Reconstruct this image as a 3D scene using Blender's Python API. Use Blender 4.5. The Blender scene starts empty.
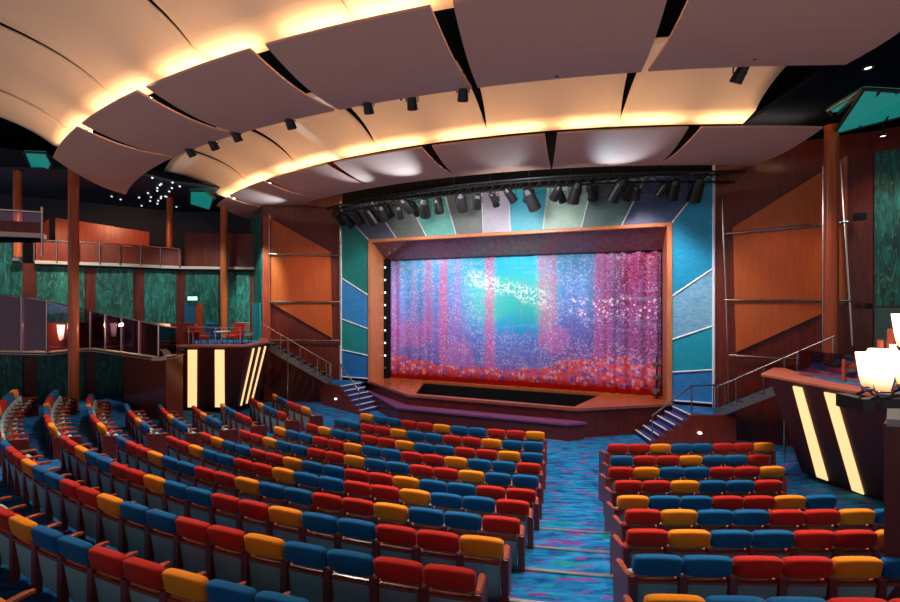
import bpy, math, random
from mathutils import Vector, Matrix
random.seed(7)
SC = bpy.context.scene
COL = SC.collection
F = 425.0            # focal length in pixels of the 900 px wide frame
EYE = 4.7            # eye height above the orchestra floor
R_ = math.radians

# ------------------------------------------------------------------ camera, world, lights, exposure
cd = bpy.data.cameras.new('camera'); cam = bpy.data.objects.new('camera', cd); COL.objects.link(cam)
cam.location = (0, 0, EYE); cam.rotation_euler = (R_(90), 0, 0)
cd.sensor_width = 36; cd.lens = 36 * F / 900; cd.clip_end = 200; cd.clip_start = .05
SC.camera = cam
w = bpy.data.worlds.new('world'); SC.world = w; w.use_nodes = True
w.node_tree.nodes['Background'].inputs[0].default_value = (.90, .74, .78, 1)
w.node_tree.nodes['Background'].inputs[1].default_value = .50
SC.view_settings.view_transform = 'Standard'; SC.view_settings.look = 'None'
SC.view_settings.gamma = 1; SC.view_settings.use_curve_mapping = False
SC.view_settings.exposure = 0.0
SC.cycles.max_bounces = 6; SC.cycles.diffuse_bounces = 3; SC.cycles.glossy_bounces = 3
SC.cycles.transparent_max_bounces = 12; SC.cycles.sample_clamp_indirect = 4
SC.cycles.use_denoising = True; SC.cycles.caustics_reflective = False; SC.cycles.caustics_refractive = False

def lamp(name, kind, loc, aim=None, power=100, color=(1, 1, 1), size=.5, size_y=None, spot=60, blend=.6):
    l = bpy.data.lights.new(name, kind); l.energy = power; l.color = color
    if kind == 'AREA':
        l.size = size
        if size_y: l.shape = 'RECTANGLE'; l.size_y = size_y
    else:
        l.shadow_soft_size = size
    if kind == 'SPOT': l.spot_size = R_(spot); l.spot_blend = blend
    o = bpy.data.objects.new(name, l); COL.objects.link(o); o.location = loc
    if aim is not None:
        o.rotation_euler = (Vector(aim) - Vector(loc)).to_track_quat('-Z', 'Y').to_euler()
    return o

# stage wash from the lighting rig above the apron
lamp('stage_wash_light', 'AREA', (.5, 14.9, 8.5), (2.6, 18.6, 3.2), 270, (1, .92, .95), 8, .5).rotation_euler.z += 0
lamp('curtain_spot_light', 'SPOT', (6.2, 13.2, 8.5), (7.4, 16.8, 3.6), 650, (1, .8, .85), .3, spot=75)
lamp('curtain_spot_light', 'SPOT', (-1.6, 15.6, 8.4), (-.6, 19.6, 3.4), 800, (1, .85, .95), .3, spot=75)
lamp('curtain_spot_light', 'SPOT', (2.5, 14.4, 8.4), (3.0, 18.2, 3.0), 800, (.9, .98, 1), .3, spot=80)
lamp('apron_spot_light', 'SPOT', (4.5, 12.0, 9.0), (4.5, 16.2, 1.0), 260, (1, .6, .55), .3, spot=70)
# side wall washes
lamp('wall_wash_light', 'SPOT', (-4.5, 14.5, 8.6), (-6.8, 19.8, 4.2), 700, (1, .50, .25), .3, spot=50)
lamp('wall_wash_light', 'SPOT', (6.4, 9.8, 8.6), (11.2, 13.6, 4.1), 480, (1, .50, .25), .3, spot=50)
lamp('portal_light', 'SPOT', (-1.5, 15.2, 8.6), (-4.5, 19.8, 4.0), 900, (.75, .9, 1), .3, spot=52)
lamp('portal_light', 'SPOT', (5.8, 12.3, 8.6), (8.5, 15.0, 3.6), 650, (.75, .9, 1), .3, spot=60)
lamp('header_light', 'SPOT', (2.0, 13.2, 7.9), (2.3, 17.4, 8.2), 260, (.95, 1, .95), .3, spot=110)
# fill spots added over the seating, unseen and without fixtures
for p, a, e, c, s in (
        ((2.2, 9.3, 10.2), (3.0, 8.6, .3), 1900, (.9, .92, 1), 75),
        ((6.2, 7.6, 9.0), (5.6, 8.0, .3), 2300, (1, .82, .68), 95),
        ((-3.5, 11.5, 9.4), (-3.5, 11.0, .3), 1800, (1, .86, .78), 100),
        ((-7.0, 9.0, 9.6), (-5.5, 7.5, .6), 1350, (1, .9, .85), 95),
        ((-10.5, 14.5, 9.2), (-10.5, 13.5, .6), 2300, (1, .88, .85), 95),
        ((0.5, 6.3, 9.2), (.6, 4.6, .9), 520, (1, .9, .8), 90)):
    lamp('seating_fill_light', 'SPOT', p, a, e, c, .35, spot=s)
# cool spots thrown up onto the front ring of ceiling panels
for p, a, e, s in (((-.6, 15.9, 7.5), (-2.1, 13.9, 9.3), 1050, 46), ((-2.2, 16.6, 7.6), (-3.8, 14.9, 9.3), 700, 42),
                   ((-6.2, 18.6, 7.8), (-8.6, 18.6, 9.3), 600, 46), ((5.4, 14.8, 7.6), (5.2, 12.7, 9.3), 520, 50), ((2.4, 15.0, 7.6), (1.5, 13.0, 9.3), 160, 50)):
    lamp('panel_spot_light', 'SPOT', p, a, e, (.55, .78, 1), .08, spot=s, blend=1)
# teal wall grazers and balcony lights
for p, a, e, c, s in (
        ((-14.6, 14.6, 9.2), (-16.2, 18.2, 4.3), 900, (.7, 1, .9), 75),
        ((-11.0, 17.4, 8.2), (-12.0, 20.4, 4.5), 500, (.75, 1, .9), 75),
        ((-8.3, 17.8, 8.2), (-9.0, 20.0, 5.0), 1100, (.7, 1, .9), 50),
        ((11.9, 10.4, 9.4), (13.0, 12.2, 6.0), 260, (.7, 1, .9), 60),
        ((-14.6, 18.6, 8.8), (-15.8, 20.6, 7.2), 300, (1, .5, .25), 110),
        ((-15.4, 16.0, 8.2), (-17.0, 17.6, 6.6), 220, (1, .5, .25), 90),
        ((-7.6, 18.0, 6.6), (-9.5, 18.0, 3.2), 160, (1, .75, .6), 110),
        ((12.3, 11.6, 9.8), (12.5, 12.7, 7.0), 260, (1, .5, .3), 50)):
    lamp('wall_grazer_light', 'SPOT', p, a, e, c, .2, spot=s)

# ------------------------------------------------------------------ materials
MATS = {}
def mat(name, color, rough=.6, metal=0., emit=None, estr=1., spec=.5):
    m = bpy.data.materials.new(name); m.use_nodes = True
    b = m.node_tree.nodes['Principled BSDF']
    b.inputs['Base Color'].default_value = (*color, 1); b.inputs['Roughness'].default_value = rough
    b.inputs['Metallic'].default_value = metal; b.inputs['Specular IOR Level'].default_value = spec
    if emit: b.inputs['Emission Color'].default_value = (*emit, 1); b.inputs['Emission Strength'].default_value = estr
    MATS[name] = m; return m

class NG:
    """tiny node-graph writer"""
    def __init__(s, m):
        s.nt = m.node_tree; s.N = s.nt.nodes; s.L = s.nt.links; s.b = s.N['Principled BSDF']
    def n(s, t, **k):
        x = s.N.new(t)
        for a, v in k.items(): setattr(x, a, v)
        return x
    def put(s, sock, v):
        if isinstance(v, bpy.types.NodeSocket): s.L.new(v, sock)
        elif isinstance(v, tuple) and len(v) == 3 and sock.type == 'RGBA': sock.default_value = (*v, 1)
        else: sock.default_value = v
    def m(s, op, a, b=0., c=0., clamp=False):
        x = s.n('ShaderNodeMath', operation=op, use_clamp=clamp)
        s.put(x.inputs[0], a); s.put(x.inputs[1], b); s.put(x.inputs[2], c); return x.outputs[0]
    def step(s, v, a, b):         # smooth 0..1 ramp from a to b
        x = s.n('ShaderNodeMapRange', interpolation_type='SMOOTHSTEP')
        s.put(x.inputs[0], v); s.put(x.inputs[1], a); s.put(x.inputs[2], b); return x.outputs[0]
    def band(s, v, a, b, e=.01):
        return s.m('MULTIPLY', s.step(v, a - e, a + e), s.m('SUBTRACT', 1., s.step(v, b - e, b + e)))
    def mix(s, f, a, b, mode='MIX'):
        x = s.n('ShaderNodeMix', data_type='RGBA', blend_type=mode)
        s.put(x.inputs[0], f); s.put(x.inputs[6], a); s.put(x.inputs[7], b); return x.outputs[2]
    def co(s, scale=(1, 1, 1), rot=(0, 0, 0), kind='Object'):
        t = s.n('ShaderNodeTexCoord'); mp = s.n('ShaderNodeMapping')
        s.L.new(t.outputs[kind], mp.inputs[0]); mp.inputs['Scale'].default_value = scale
        mp.inputs['Rotation'].default_value = rot; return mp.outputs[0]
    def noise(s, vec, scale=1., detail=3., rough=.5, dist=0.):
        x = s.n('ShaderNodeTexNoise'); s.L.new(vec, x.inputs['Vector'])
        x.inputs['Scale'].default_value = scale; x.inputs['Detail'].default_value = detail
        x.inputs['Roughness'].default_value = rough; x.inputs['Distortion'].default_value = dist
        return x.outputs[0]
    def vor(s, vec, scale=1., feature='F1', rnd=1.):
        x = s.n('ShaderNodeTexVoronoi', feature=feature); s.L.new(vec, x.inputs['Vector'])
        x.inputs['Scale'].default_value = scale; x.inputs['Randomness'].default_value = rnd
        return x.outputs
    def ramp(s, f, stops, interp='LINEAR'):
        x = s.n('ShaderNodeValToRGB'); x.color_ramp.interpolation = interp; e = x.color_ramp.elements
        s.L.new(f, x.inputs[0])
        e[0].position, e[0].color = stops[0][0], (*stops[0][1], 1)
        e[1].position, e[1].color = stops[-1][0], (*stops[-1][1], 1)
        for p, c in stops[1:-1]:
            q = e.new(p); q.color = (*c, 1)
        return x.outputs[0]
    def base(s, c): s.put(s.b.inputs['Base Color'], c)
    def bump(s, h, strength=.2, dist=.02):
        x = s.n('ShaderNodeBump'); s.L.new(h, x.inputs['Height']); x.inputs['Strength'].default_value = strength
        x.inputs['Distance'].default_value = dist; s.L.new(x.outputs[0], s.b.inputs['Normal'])

def wood(name, dark, light, rough=.35, scale=(9, 9, .7)):
    m = mat(name, light, rough); g = NG(m)
    n = g.noise(g.co(scale), 1.6, 4, .6, .6)
    g.base(g.ramp(n, [(.3, dark), (.7, light)])); return m
wood('mahogany', (.075, .010, .007), (.17, .022, .012), .32)
wood('red_wood', (.30, .030, .010), (.50, .060, .016), .35)
wood('orange_wood', (.42, .078, .014), (.54, .115, .022), .35)
wood('frame_wood', (.52, .16, .05), (.72, .25, .09), .3)
wood('seat_wood', (.20, .024, .018), (.31, .040, .026), .3, (6, 6, 3))
wood('arm_wood', (.28, .05, .025), (.42, .085, .04), .25, (6, 6, 3))
wood('column_wood', (.34, .07, .02), (.50, .12, .035), .28, (9, 9, .4))
wood('stage_wood', (.30, .07, .025), (.46, .12, .04), .14, (2, 12, 12))
wood('cap_wood', (.32, .085, .055), (.42, .12, .08), .3, (2, 2, 2))
mat('stage_black', (.008, .008, .009), .9, spec=.1)
mat('black_metal', (.006, .006, .007), .45)
mat('dark_ceiling', (.006, .009, .016), 1., spec=0.)
mat('navy', (.006, .016, .045), .6)
mat('chrome', (.62, .55, .50), .22, 1.)
mat('brass_edge', (.75, .60, .50), .3, 1.)
mat('steel', (.26, .25, .25), .38, .8)
mat('white_trim', (.80, .82, .84), .35)
mat('pale_trim', (.62, .48, .42), .4)
mat('purple_lit_ledge', (.20, .06, .16), .35)  # purple light falling on the ledge is put into its base colour
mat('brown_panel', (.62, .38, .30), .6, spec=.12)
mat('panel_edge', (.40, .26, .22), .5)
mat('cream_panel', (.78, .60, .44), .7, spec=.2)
mat('cove_glow', (1, .7, .4), .5, emit=(1, .66, .36), estr=58)
mat('strip_glow', (1, .9, .6), .5, emit=(1, .66, .27), estr=1.15)
m = mat('shade_glow', (.6, .5, .35), .5, emit=(1, .72, .36), estr=2.2); _nt = m.node_tree
_tc = _nt.nodes.new('ShaderNodeTexCoord'); _sp = _nt.nodes.new('ShaderNodeSeparateXYZ'); _rp = _nt.nodes.new('ShaderNodeValToRGB')
_nt.links.new(_tc.outputs['Generated'], _sp.inputs[0]); _nt.links.new(_sp.outputs[2], _rp.inputs[0]); _nt.links.new(_rp.outputs[0], _nt.nodes['Principled BSDF'].inputs['Emission Color'])
_rp.color_ramp.elements[0].color = (.42, .17, .045, 1); _rp.color_ramp.elements[1].color = (1, .82, .55, 1); _rp.color_ramp.elements[1].position = .45
mat('star_glow', (1, 1, 1), .5, emit=(.85, .95, 1), estr=1.2)
mat('down_glow', (1, 1, 1), .5, emit=(1, .85, .7), estr=3)
mat('exit_glow', (.5, 1, .8), .5, emit=(.45, 1, .75), estr=1.6)
mat('teal_glow', (.01, .2, .16), .4, emit=(.006, .24, .21), estr=.65)
mat('grey_panel', (.06, .13, .13), .7)
mat('lens', (.1, .1, .12), .08)
mat('lens_lit', (.7, .9, 1), .1, emit=(.6, .85, 1), estr=2.0)
mat('sign_blue', (.01, .09, .20), .5)
mat('teal_light', (.02, .28, .34), .5)

def fabric(name, a, b, rough=.9):
    m = mat(name, b, rough, spec=.15); g = NG(m)
    n = g.noise(g.co((90, 90, 90)), 1., 3, .6)
    g.base(g.ramp(n, [(.3, a), (.7, b)])); g.bump(n, .15, .004)
    g.b.inputs['Sheen Weight'].default_value = .06
fabric('red_fabric', (.42, .014, .009), (.60, .028, .014))
fabric('blue_fabric', (.004, .085, .22), (.008, .13, .31))
fabric('orange_fabric', (.78, .21, .008), (.95, .31, .016))
fabric('grey_teal_fabric', (.27, .43, .41), (.38, .56, .52))
fabric('red_seat_fabric', (.48, .03, .02), (.62, .05, .03))

# carpet: blue, streaked with teal and magenta dashes
m = mat('carpet', (.02, .2, .5), .95, spec=.1); g = NG(m)
c1 = g.noise(g.co((1.3, 6, 1)), 1.6, 3, .6, .4)
c2 = g.noise(g.co((1.6, 7, 1), (0, 0, .5)), 1.3, 2, .5)
c3 = g.noise(g.co((2.2, 6, 1), (0, 0, -.5)), 1.1, 2, .5)
col = g.ramp(c1, [(.30, (.006, .045, .14)), (.45, (.008, .11, .29)), (.60, (.015, .20, .42)), (.75, (.03, .28, .36))])
col = g.mix(g.step(c2, .57, .66), col, (.20, .03, .20))
col = g.mix(g.step(c3, .62, .70), col, (.01, .22, .20)); g.base(col)

def coloured(name, a, b, rough=.35, scale=(3, 3, 6)):
    m = mat(name, b, rough); g = NG(m); n = g.noise(g.co(scale), 2, 5, .65, .8)
    g.base(g.ramp(n, [(.3, a), (.7, b)])); return m
GL = {'tealdark': ((.006, .17, .15), (.012, .26, .22)), 'blue': ((.02, .20, .55), (.05, .33, .72)), 'teal': ((.006, .24, .26), (.015, .34, .34)),
      'blue2': ((.015, .15, .45), (.03, .24, .60)), 'slate': ((.09, .12, .18), (.16, .20, .27)), 'olive': ((.10, .13, .12), (.17, .20, .17)),
      'mint': ((.07, .42, .35), (.14, .56, .48)), 'lavender': ((.42, .40, .50), (.58, .54, .64)), 'cyan': ((.01, .34, .46), (.02, .46, .60)),
      'sage': ((.22, .38, .30), (.32, .50, .40)), 'greyteal': ((.06, .14, .14), (.11, .21, .20)), 'deepblue': ((.04, .075, .17), (.08, .13, .26)),
      'azure': ((.008, .24, .42), (.02, .36, .56)), 'ice': ((.10, .38, .58), (.32, .60, .76))}
for k, (a, b) in GL.items(): coloured('glass_' + k, a, b)

# teal fabric with long reed-like strokes
m = mat('teal_pattern', (.01, .2, .17), .6); g = NG(m)
n = g.noise(g.co((2.6, 2.6, .55)), 1.4, 4, .65, 2.2)
n2 = g.noise(g.co((3.2, 3.2, .5), (.12, .1, 0)), 1.2, 1, .5, 3.0)
col = g.ramp(n, [(.30, (.001, .022, .024)), (.46, (.002, .070, .066)), (.60, (.005, .15, .125)), (.74, (.02, .26, .20))])
ln = g.m('SUBTRACT', 1., g.step(g.m('ABSOLUTE', g.m('SUBTRACT', n2, .5)), .0, .022))
g.base(g.mix(g.m('MULTIPLY', ln, .55), col, (.16, .42, .28)))

def glass(name, tint, alpha, rough=.03):
    m = bpy.data.materials.new(name); m.use_nodes = True; nt = m.node_tree; nt.nodes.clear()
    o = nt.nodes.new('ShaderNodeOutputMaterial'); mx = nt.nodes.new('ShaderNodeMixShader')
    t = nt.nodes.new('ShaderNodeBsdfTransparent'); gl = nt.nodes.new('ShaderNodeBsdfGlossy')
    t.inputs[0].default_value = (*tint, 1); gl.inputs['Roughness'].default_value = rough; gl.inputs[0].default_value = (.62, .46, .60, 1)
    fr = nt.nodes.new('ShaderNodeFresnel'); fr.inputs[0].default_value = 1.5
    ad = nt.nodes.new('ShaderNodeMath'); ad.operation = 'ADD'; ad.use_clamp = True; ad.inputs[1].default_value = alpha
    L = nt.links.new; L(fr.outputs[0], ad.inputs[0]); L(ad.outputs[0], mx.inputs[0])
    L(t.outputs[0], mx.inputs[1]); L(gl.outputs[0], mx.inputs[2]); L(mx.outputs[0], o.inputs[0]); MATS[name] = m
glass('balustrade_glass', (.90, .82, .92), .07)
glass('screen_glass', (.75, .62, .78), .42)

# ------------------------------------------------------------------ geometry helpers
class MB:
    def __init__(s): s.v = []; s.f = []; s.smooth = False
    def add(s, vs, fs):
        k = len(s.v); s.v += [tuple(v) for v in vs]; s.f += [tuple(i + k for i in f) for f in fs]; return s
    def box(s, c, d, rz=0., mtx=None):
        vs = [Vector((x * d[0] / 2, y * d[1] / 2, z * d[2] / 2)) for x in (-1, 1) for y in (-1, 1) for z in (-1, 1)]
        M = Matrix.Rotation(rz, 3, 'Z') if mtx is None else mtx
        vs = [M @ v + Vector(c) for v in vs]
        return s.add(vs, [(0, 1, 3, 2), (4, 6, 7, 5), (0, 4, 5, 1), (2, 3, 7, 6), (0, 2, 6, 4), (1, 5, 7, 3)])
    def prism(s, pts, off):       # polygon extruded along off
        n = len(pts); a = [Vector(p) for p in pts]; b = [p + Vector(off) for p in a]
        return s.add(a + b, [tuple(range(n))[::-1], tuple(range(n, 2 * n))] + [(i, (i + 1) % n, (i + 1) % n + n, i + n) for i in range(n)])
    def flat(s, poly, z0, z1): return s.prism([(x, y, z0) for x, y in poly], (0, 0, z1 - z0))
    def tube(s, p0, p1, r, r1=None, n=8, cap=True):
        p0, p1 = Vector(p0), Vector(p1); r1 = r if r1 is None else r1; d = (p1 - p0).normalized()
        u = d.cross(Vector((0, 0, 1)) if abs(d.z) < .9 else Vector((1, 0, 0))).normalized(); v = d.cross(u)
        vs = [p + (u * math.cos(a) + v * math.sin(a)) * q for p, q in ((p0, r), (p1, r1)) for a in [2 * math.pi * i / n for i in range(n)]]
        fs = [(i, (i + 1) % n, (i + 1) % n + n, i + n) for i in range(n)]
        if cap: fs += [tuple(range(n))[::-1], tuple(range(n, 2 * n))]
        return s.add(vs, fs)
    def path(s, pts, r, n=8):
        for a, b in zip(pts, pts[1:]): s.tube(a, b, r, n=n)
        return s
    def lathe(s, prof, c=(0, 0, 0), n=16):
        vs = [(c[0] + r * math.cos(2 * math.pi * i / n), c[1] + r * math.sin(2 * math.pi * i / n), c[2] + z) for r, z in prof for i in range(n)]
        fs = [(j * n + i, j * n + (i + 1) % n, (j + 1) * n + (i + 1) % n, (j + 1) * n + i) for j in range(len(prof) - 1) for i in range(n)]
        return s.add(vs, fs)
    def build(s, name, m, parent=None, bevel=0., smooth=False):
        me = bpy.data.meshes.new(name); me.from_pydata(s.v, [], s.f); me.validate(); me.update()
        if m: me.materials.append(MATS[m])
        import bmesh
        bm = bmesh.new(); bm.from_mesh(me); bmesh.ops.recalc_face_normals(bm, faces=bm.faces[:])
        bm.to_mesh(me); bm.free()
        if smooth:
            for p in me.polygons: p.use_smooth = True
        o = bpy.data.objects.new(name, me); COL.objects.link(o)
        if parent: o.parent = parent
        if bevel:
            b = o.modifiers.new('bevel', 'BEVEL'); b.width = bevel; b.segments = 2; b.limit_method = 'ANGLE'
        return o

def tag(o, label, cat, group=None, kind=None):
    o['label'] = label; o['category'] = cat
    if group: o['group'] = group
    if kind: o['kind'] = kind
    return o
def struct(o): o['kind'] = 'structure'; return o
def empty(name, loc, label, cat, group=None, rz=0.):
    o = bpy.data.objects.new(name, None); COL.objects.link(o); o.location = loc; o.rotation_euler = (0, 0, rz)
    o.empty_display_size = .1; return tag(o, label, cat, group)
def keep(o, root):                 # parent a mesh written in world coordinates under its Empty
    bpy.context.view_layer.update() if False else None
    o.parent = root
    M = Matrix.Translation(root.location) @ root.rotation_euler.to_matrix().to_4x4()
    o.matrix_parent_inverse = M.inverted(); return o
ORD = ['first', 'second', 'third', 'fourth', 'fifth', 'sixth', 'seventh', 'eighth', 'ninth', 'tenth', 'eleventh', 'twelfth',
       'thirteenth', 'fourteenth', 'fifteenth', 'sixteenth', 'seventeenth', 'eighteenth', 'nineteenth', 'twentieth', 'twenty-first',
       'twenty-second', 'twenty-third', 'twenty-fourth', 'twenty-fifth', 'twenty-sixth']

def on_line(px, A, B):             # plan point where the sight line of column px meets the wall line AB
    k = (px - 450) / F; dx, dy = B[0] - A[0], B[1] - A[1]
    t = (k * A[1] - A[0]) / (dx - k * dy); return (A[0] + dx * t, A[1] + dy * t)
def at(px, py, A, B, push=0.):     # 3-D point on the vertical wall through AB, moved out of the wall by push
    x, y = on_line(px, A, B); z = EYE - (py - 301) * y / F
    d = Vector((B[0] - A[0], B[1] - A[1])).normalized(); n = Vector((d.y, -d.x))
    if n.dot(Vector((-x, -y))) < 0: n = -n
    return (x + n.x * push, y + n.y * push, z)

# stage frame
SL = Vector((-3.7, 19.5)); SU = Vector((.939, -.344)); ST = Vector((-.344, -.939))
def st(s, t): p = SL + SU * s + ST * t; return (p.x, p.y)
AX = Vector((2.0, 17.4)); NN = Vector((.939, -.344))
def mirror(p):
    v = Vector(p[:2]) - AX; v = v - 2 * v.dot(NN) * NN + AX
    return (v.x, v.y) + tuple(p[2:])

# ------------------------------------------------------------------ floor
C = Vector((4.6, 26.2)); DR = .91
ZT = [0, 0, .02, .10, .19, .30, .50, .67, .86, 1.02, 1.12, 1.22, 1.53, 1.70, 1.87, 2.0]
def RK(k): return 20.42 - DR * (7 - k)
def PC(R, th): a = R_(th); return (C.x - R * math.sin(a), C.y - R * math.cos(a))
prof = [(3.0, 0), (RK(1) - .5, 0)]
for k in range(2, 6): prof.append((RK(k) - .45, ZT[k]))
prof.append((RK(6) - .93, .36))
z = .36
for k in range(6, 15):
    r = RK(k) - .93; prof.append((r + .002, ZT[k])); prof.append((RK(k + 1) - .93, ZT[k]))
mb = MB(); ths = [-75 + i * 2.0 for i in range(89)]
vs = []
for R, z in prof:
    for th in ths:
        p = PC(R, th); vs.append((p[0], p[1], z if th < 56.5 else min(z, .62)))
n = len(ths)
mb.add(vs, [(j * n + i, j * n + i + 1, (j + 1) * n + i + 1, (j + 1) * n + i) for j in range(len(prof) - 1) for i in range(n - 1)])
fl = struct(mb.build('floor', 'carpet'))

# aisle edges (degrees about C)
TH_R_IN = [7.6, 8.0, 8.3, 8.7, 9.0, 9.3, 9.7, 10.1, 10.6, 11.2, 11.8, 12.4]
TH_R_OUT = [1.0, 1.5, 1.9, 2.4, 2.9, 3.5, 4.7, 5.9, 6.6, 7.2, 7.8, 8.2]
for k in range(6, 10):
    R = RK(k) - .93; a0, a1 = TH_R_OUT[k] - .3, TH_R_IN[k] + .3
    mb = MB(); N = 5
    for i in range(N):
        p, q = PC(R, a0 + (a1 - a0) * i / N), PC(R, a0 + (a1 - a0) * (i + 1) / N)
        mb.prism([(p[0], p[1], ZT[k] + .002), (q[0], q[1], ZT[k] + .002), (q[0], q[1], ZT[k] + .022), (p[0], p[1], ZT[k] + .022)],
                 tuple((Vector(PC(R + .055, (a0 + a1) / 2)) - Vector(PC(R, (a0 + a1) / 2)))) + (0,))
    tag(mb.build('stair_nosing', 'brass_edge'), f'pale metal nosing strip on the {ORD[k-6]} carpeted aisle step counted from the stage', 'stair nosing', 'nosings on the aisle steps')

# ------------------------------------------------------------------ theatre seats
def seat_meshes():
    def headrest():
        mb = MB(); nx, ns = 10, 14; vs = []
        for i in range(nx + 1):
            u = -1 + 2 * i / nx; x = .268 * math.copysign(abs(u) ** .8, u)
            e = (1 - abs(u) ** 6) ** .5 if abs(u) < 1 else 0
            top = .70 + .215 + .028 * (1 - u * u); bot = .70
            hh = (top - bot) / 2 * (.88 + .12 * e); cz = (top + bot) / 2; t = .060 * (.62 + .38 * e)
            for j in range(ns):
                a = 2 * math.pi * j / ns; ca, sa = math.cos(a), math.sin(a)
                yy = t * math.copysign(abs(ca) ** .42, ca); zz = hh * math.copysign(abs(sa) ** .42, sa)
                vs.append((x, yy - .03 - .18 * (cz + zz - .70) + .02 - .02 * (1 - u * u), cz + zz))
        fs = [(i * ns + j, i * ns + (j + 1) % ns, (i + 1) * ns + (j + 1) % ns, (i + 1) * ns + j) for i in range(nx) for j in range(ns)]
        fs += [tuple(range(ns)), tuple(range(nx * ns, (nx + 1) * ns))[::-1]]
        return mb.add(vs, fs)
    tilt = Matrix.Rotation(R_(8), 3, 'X')
    out = {}
    out['headrest'] = (headrest(), 'red_fabric', 0, True)
    out['back_panel'] = (MB().box((0, .0, .385), (.448, .035, .45), mtx=tilt), 'grey_teal_fabric', .008, False)
    out['back_rail'] = (MB().box((0, -.03, .625), (.448, .06, .04), mtx=tilt), 'arm_wood', .006, False)
    out['backrest_cushion'] = (MB().box((0, .07, .56), (.45, .06, .30), mtx=tilt), 'grey_teal_fabric', .02, False)
    out['seat_cushion'] = (MB().box((0, .215, .42), (.44, .32, .09), mtx=Matrix.Rotation(R_(58), 3, 'X')), 'grey_teal_fabric', .03, False)
    out['post'] = (MB().box((-.28, -.025, .345), (.092, .080, .685)), 'seat_wood', .008, False)
    am = MB(); ys = [0.03, .10, .19, .29, .37, .42, .44]
    ws = [.030, .032, .034, .036, .036, .028, .012]; vs = []
    for y, w_ in zip(ys, ws):
        z0 = .585 + .02 * y / .5 - (0 if y < .36 else (y - .36) * .25)
        for x, zz in ((-w_, -.022), (w_, -.022), (w_, .018), (-w_, .018)): vs.append((-.28 + x, y, z0 + zz))
    m_ = len(ys)
    am.add(vs, [(i * 4 + j, i * 4 + (j + 1) % 4, (i + 1) * 4 + (j + 1) % 4, (i + 1) * 4 + j) for i in range(m_ - 1) for j in range(4)] + [(3, 2, 1, 0), tuple(range(4 * m_ - 4, 4 * m_))])
    am.box((-.28, .27, .42), (.03, .05, .32))
    out['armrest'] = (am, 'arm_wood', .006, False)
    e = MB(); e.prism([(-.335, -.05, 0), (-.335, .46, 0), (-.335, .46, .50), (-.335, .40, .60), (-.335, .02, .66), (-.335, -.05, .70)], (.03, 0, 0))
    out['end_panel'] = (e, 'mahogany', .008, False)
    res = {}
    for kname, (mb, mt, bv, sm) in out.items():
        o = mb.build(kname, mt, bevel=bv, smooth=sm); res[kname] = o
    return res
SM = seat_meshes()
PADM = {}
for cn, mt in (('red', 'red_fabric'), ('blue', 'blue_fabric'), ('orange', 'orange_fabric')):
    me = SM['headrest'].data.copy(); me.materials.clear(); me.materials.append(MATS[mt]); PADM[cn] = me
RED_CUSH = SM['seat_cushion'].data.copy(); RED_CUSH.materials.clear(); RED_CUSH.materials.append(MATS['red_seat_fabric'])
CN = {'R': 'red', 'B': 'blue', 'Y': 'orange'}
NSEAT = 0
def put_seat(x, y, z, face, colour, label, group, right_end=False, left_end=False):
    """a copy of the prototype seat and of each of its parts; face = plan direction it looks to"""
    global NSEAT
    NSEAT += 1
    rz = math.atan2(-face[0], face[1])
    t = empty('theatre_seat', (x, y, z), label, 'theatre seat', group, rz)
    def cp(n, mirror_x=False):
        c = SM[n].copy(); COL.objects.link(c); c.parent = t
        if mirror_x: c.scale = (-1, 1, 1)
        return c
    h = cp('headrest'); h.data = PADM[CN[colour]]
    if colour != 'B': h['label'] = CN[colour] + ' padded headrest'
    else: h['label'] = 'blue padded headrest'
    cp('back_panel'); cp('back_rail'); cp('backrest_cushion')
    s = cp('seat_cushion')
    if colour == 'R': s.data = RED_CUSH
    cp('post'); cp('armrest')
    if right_end: cp('post', True); cp('armrest', True); cp('end_panel', True)
    if left_end: cp('end_panel')
    return t

def in_view(x, y, ztop, m=14):
    if y < .6: return False
    px = 450 + F * x / y; py = 301 + F * (EYE - ztop) / y
    return -m * 2 < px < 900 + m * 2 and py < 602 + m
W = .56
ROWN = ['front row', 'second row', 'third row', 'fourth row', 'fifth row', 'sixth row', 'seventh row', 'eighth row', 'ninth row', 'tenth row', 'eleventh row', 'twelfth row', 'thirteenth row']
# centre block, from the right-hand aisle towards the left-hand one
SEQ = 'BBYRR'; START = [2, 0, 1, 4, 0, 3, 4, 4, 2, 3, 3, 1]
COUNT = {}
for k in range(0, 12):
    R = RK(k); d = math.degrees(W / R); th = TH_R_IN[k] + d / 2; i = 0
    lim = [33.2, 33.6, 35.0, 36.0, 36.4, 36.8, 37.2, 37.4, 37.4, 37.6, 38, 38][k]
    while th + d / 2 <= lim + .3:
        x, y = PC(R, th); fx, fy = C.x - x, C.y - y
        last = th + 1.5 * d > lim + .3
        if in_view(x, y, ZT[k] + .94):
            c = SEQ[(START[k] + i) % 5]
            put_seat(x, y, ZT[k], (fx, fy), c, f'{CN[c]}-topped theatre seat in the centre block, {ROWN[k]}, {ORD[i]} from its right-hand aisle',
                     'theatre seats of the centre block', right_end=(i == 0), left_end=last)
        i += 1; th += d
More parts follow.
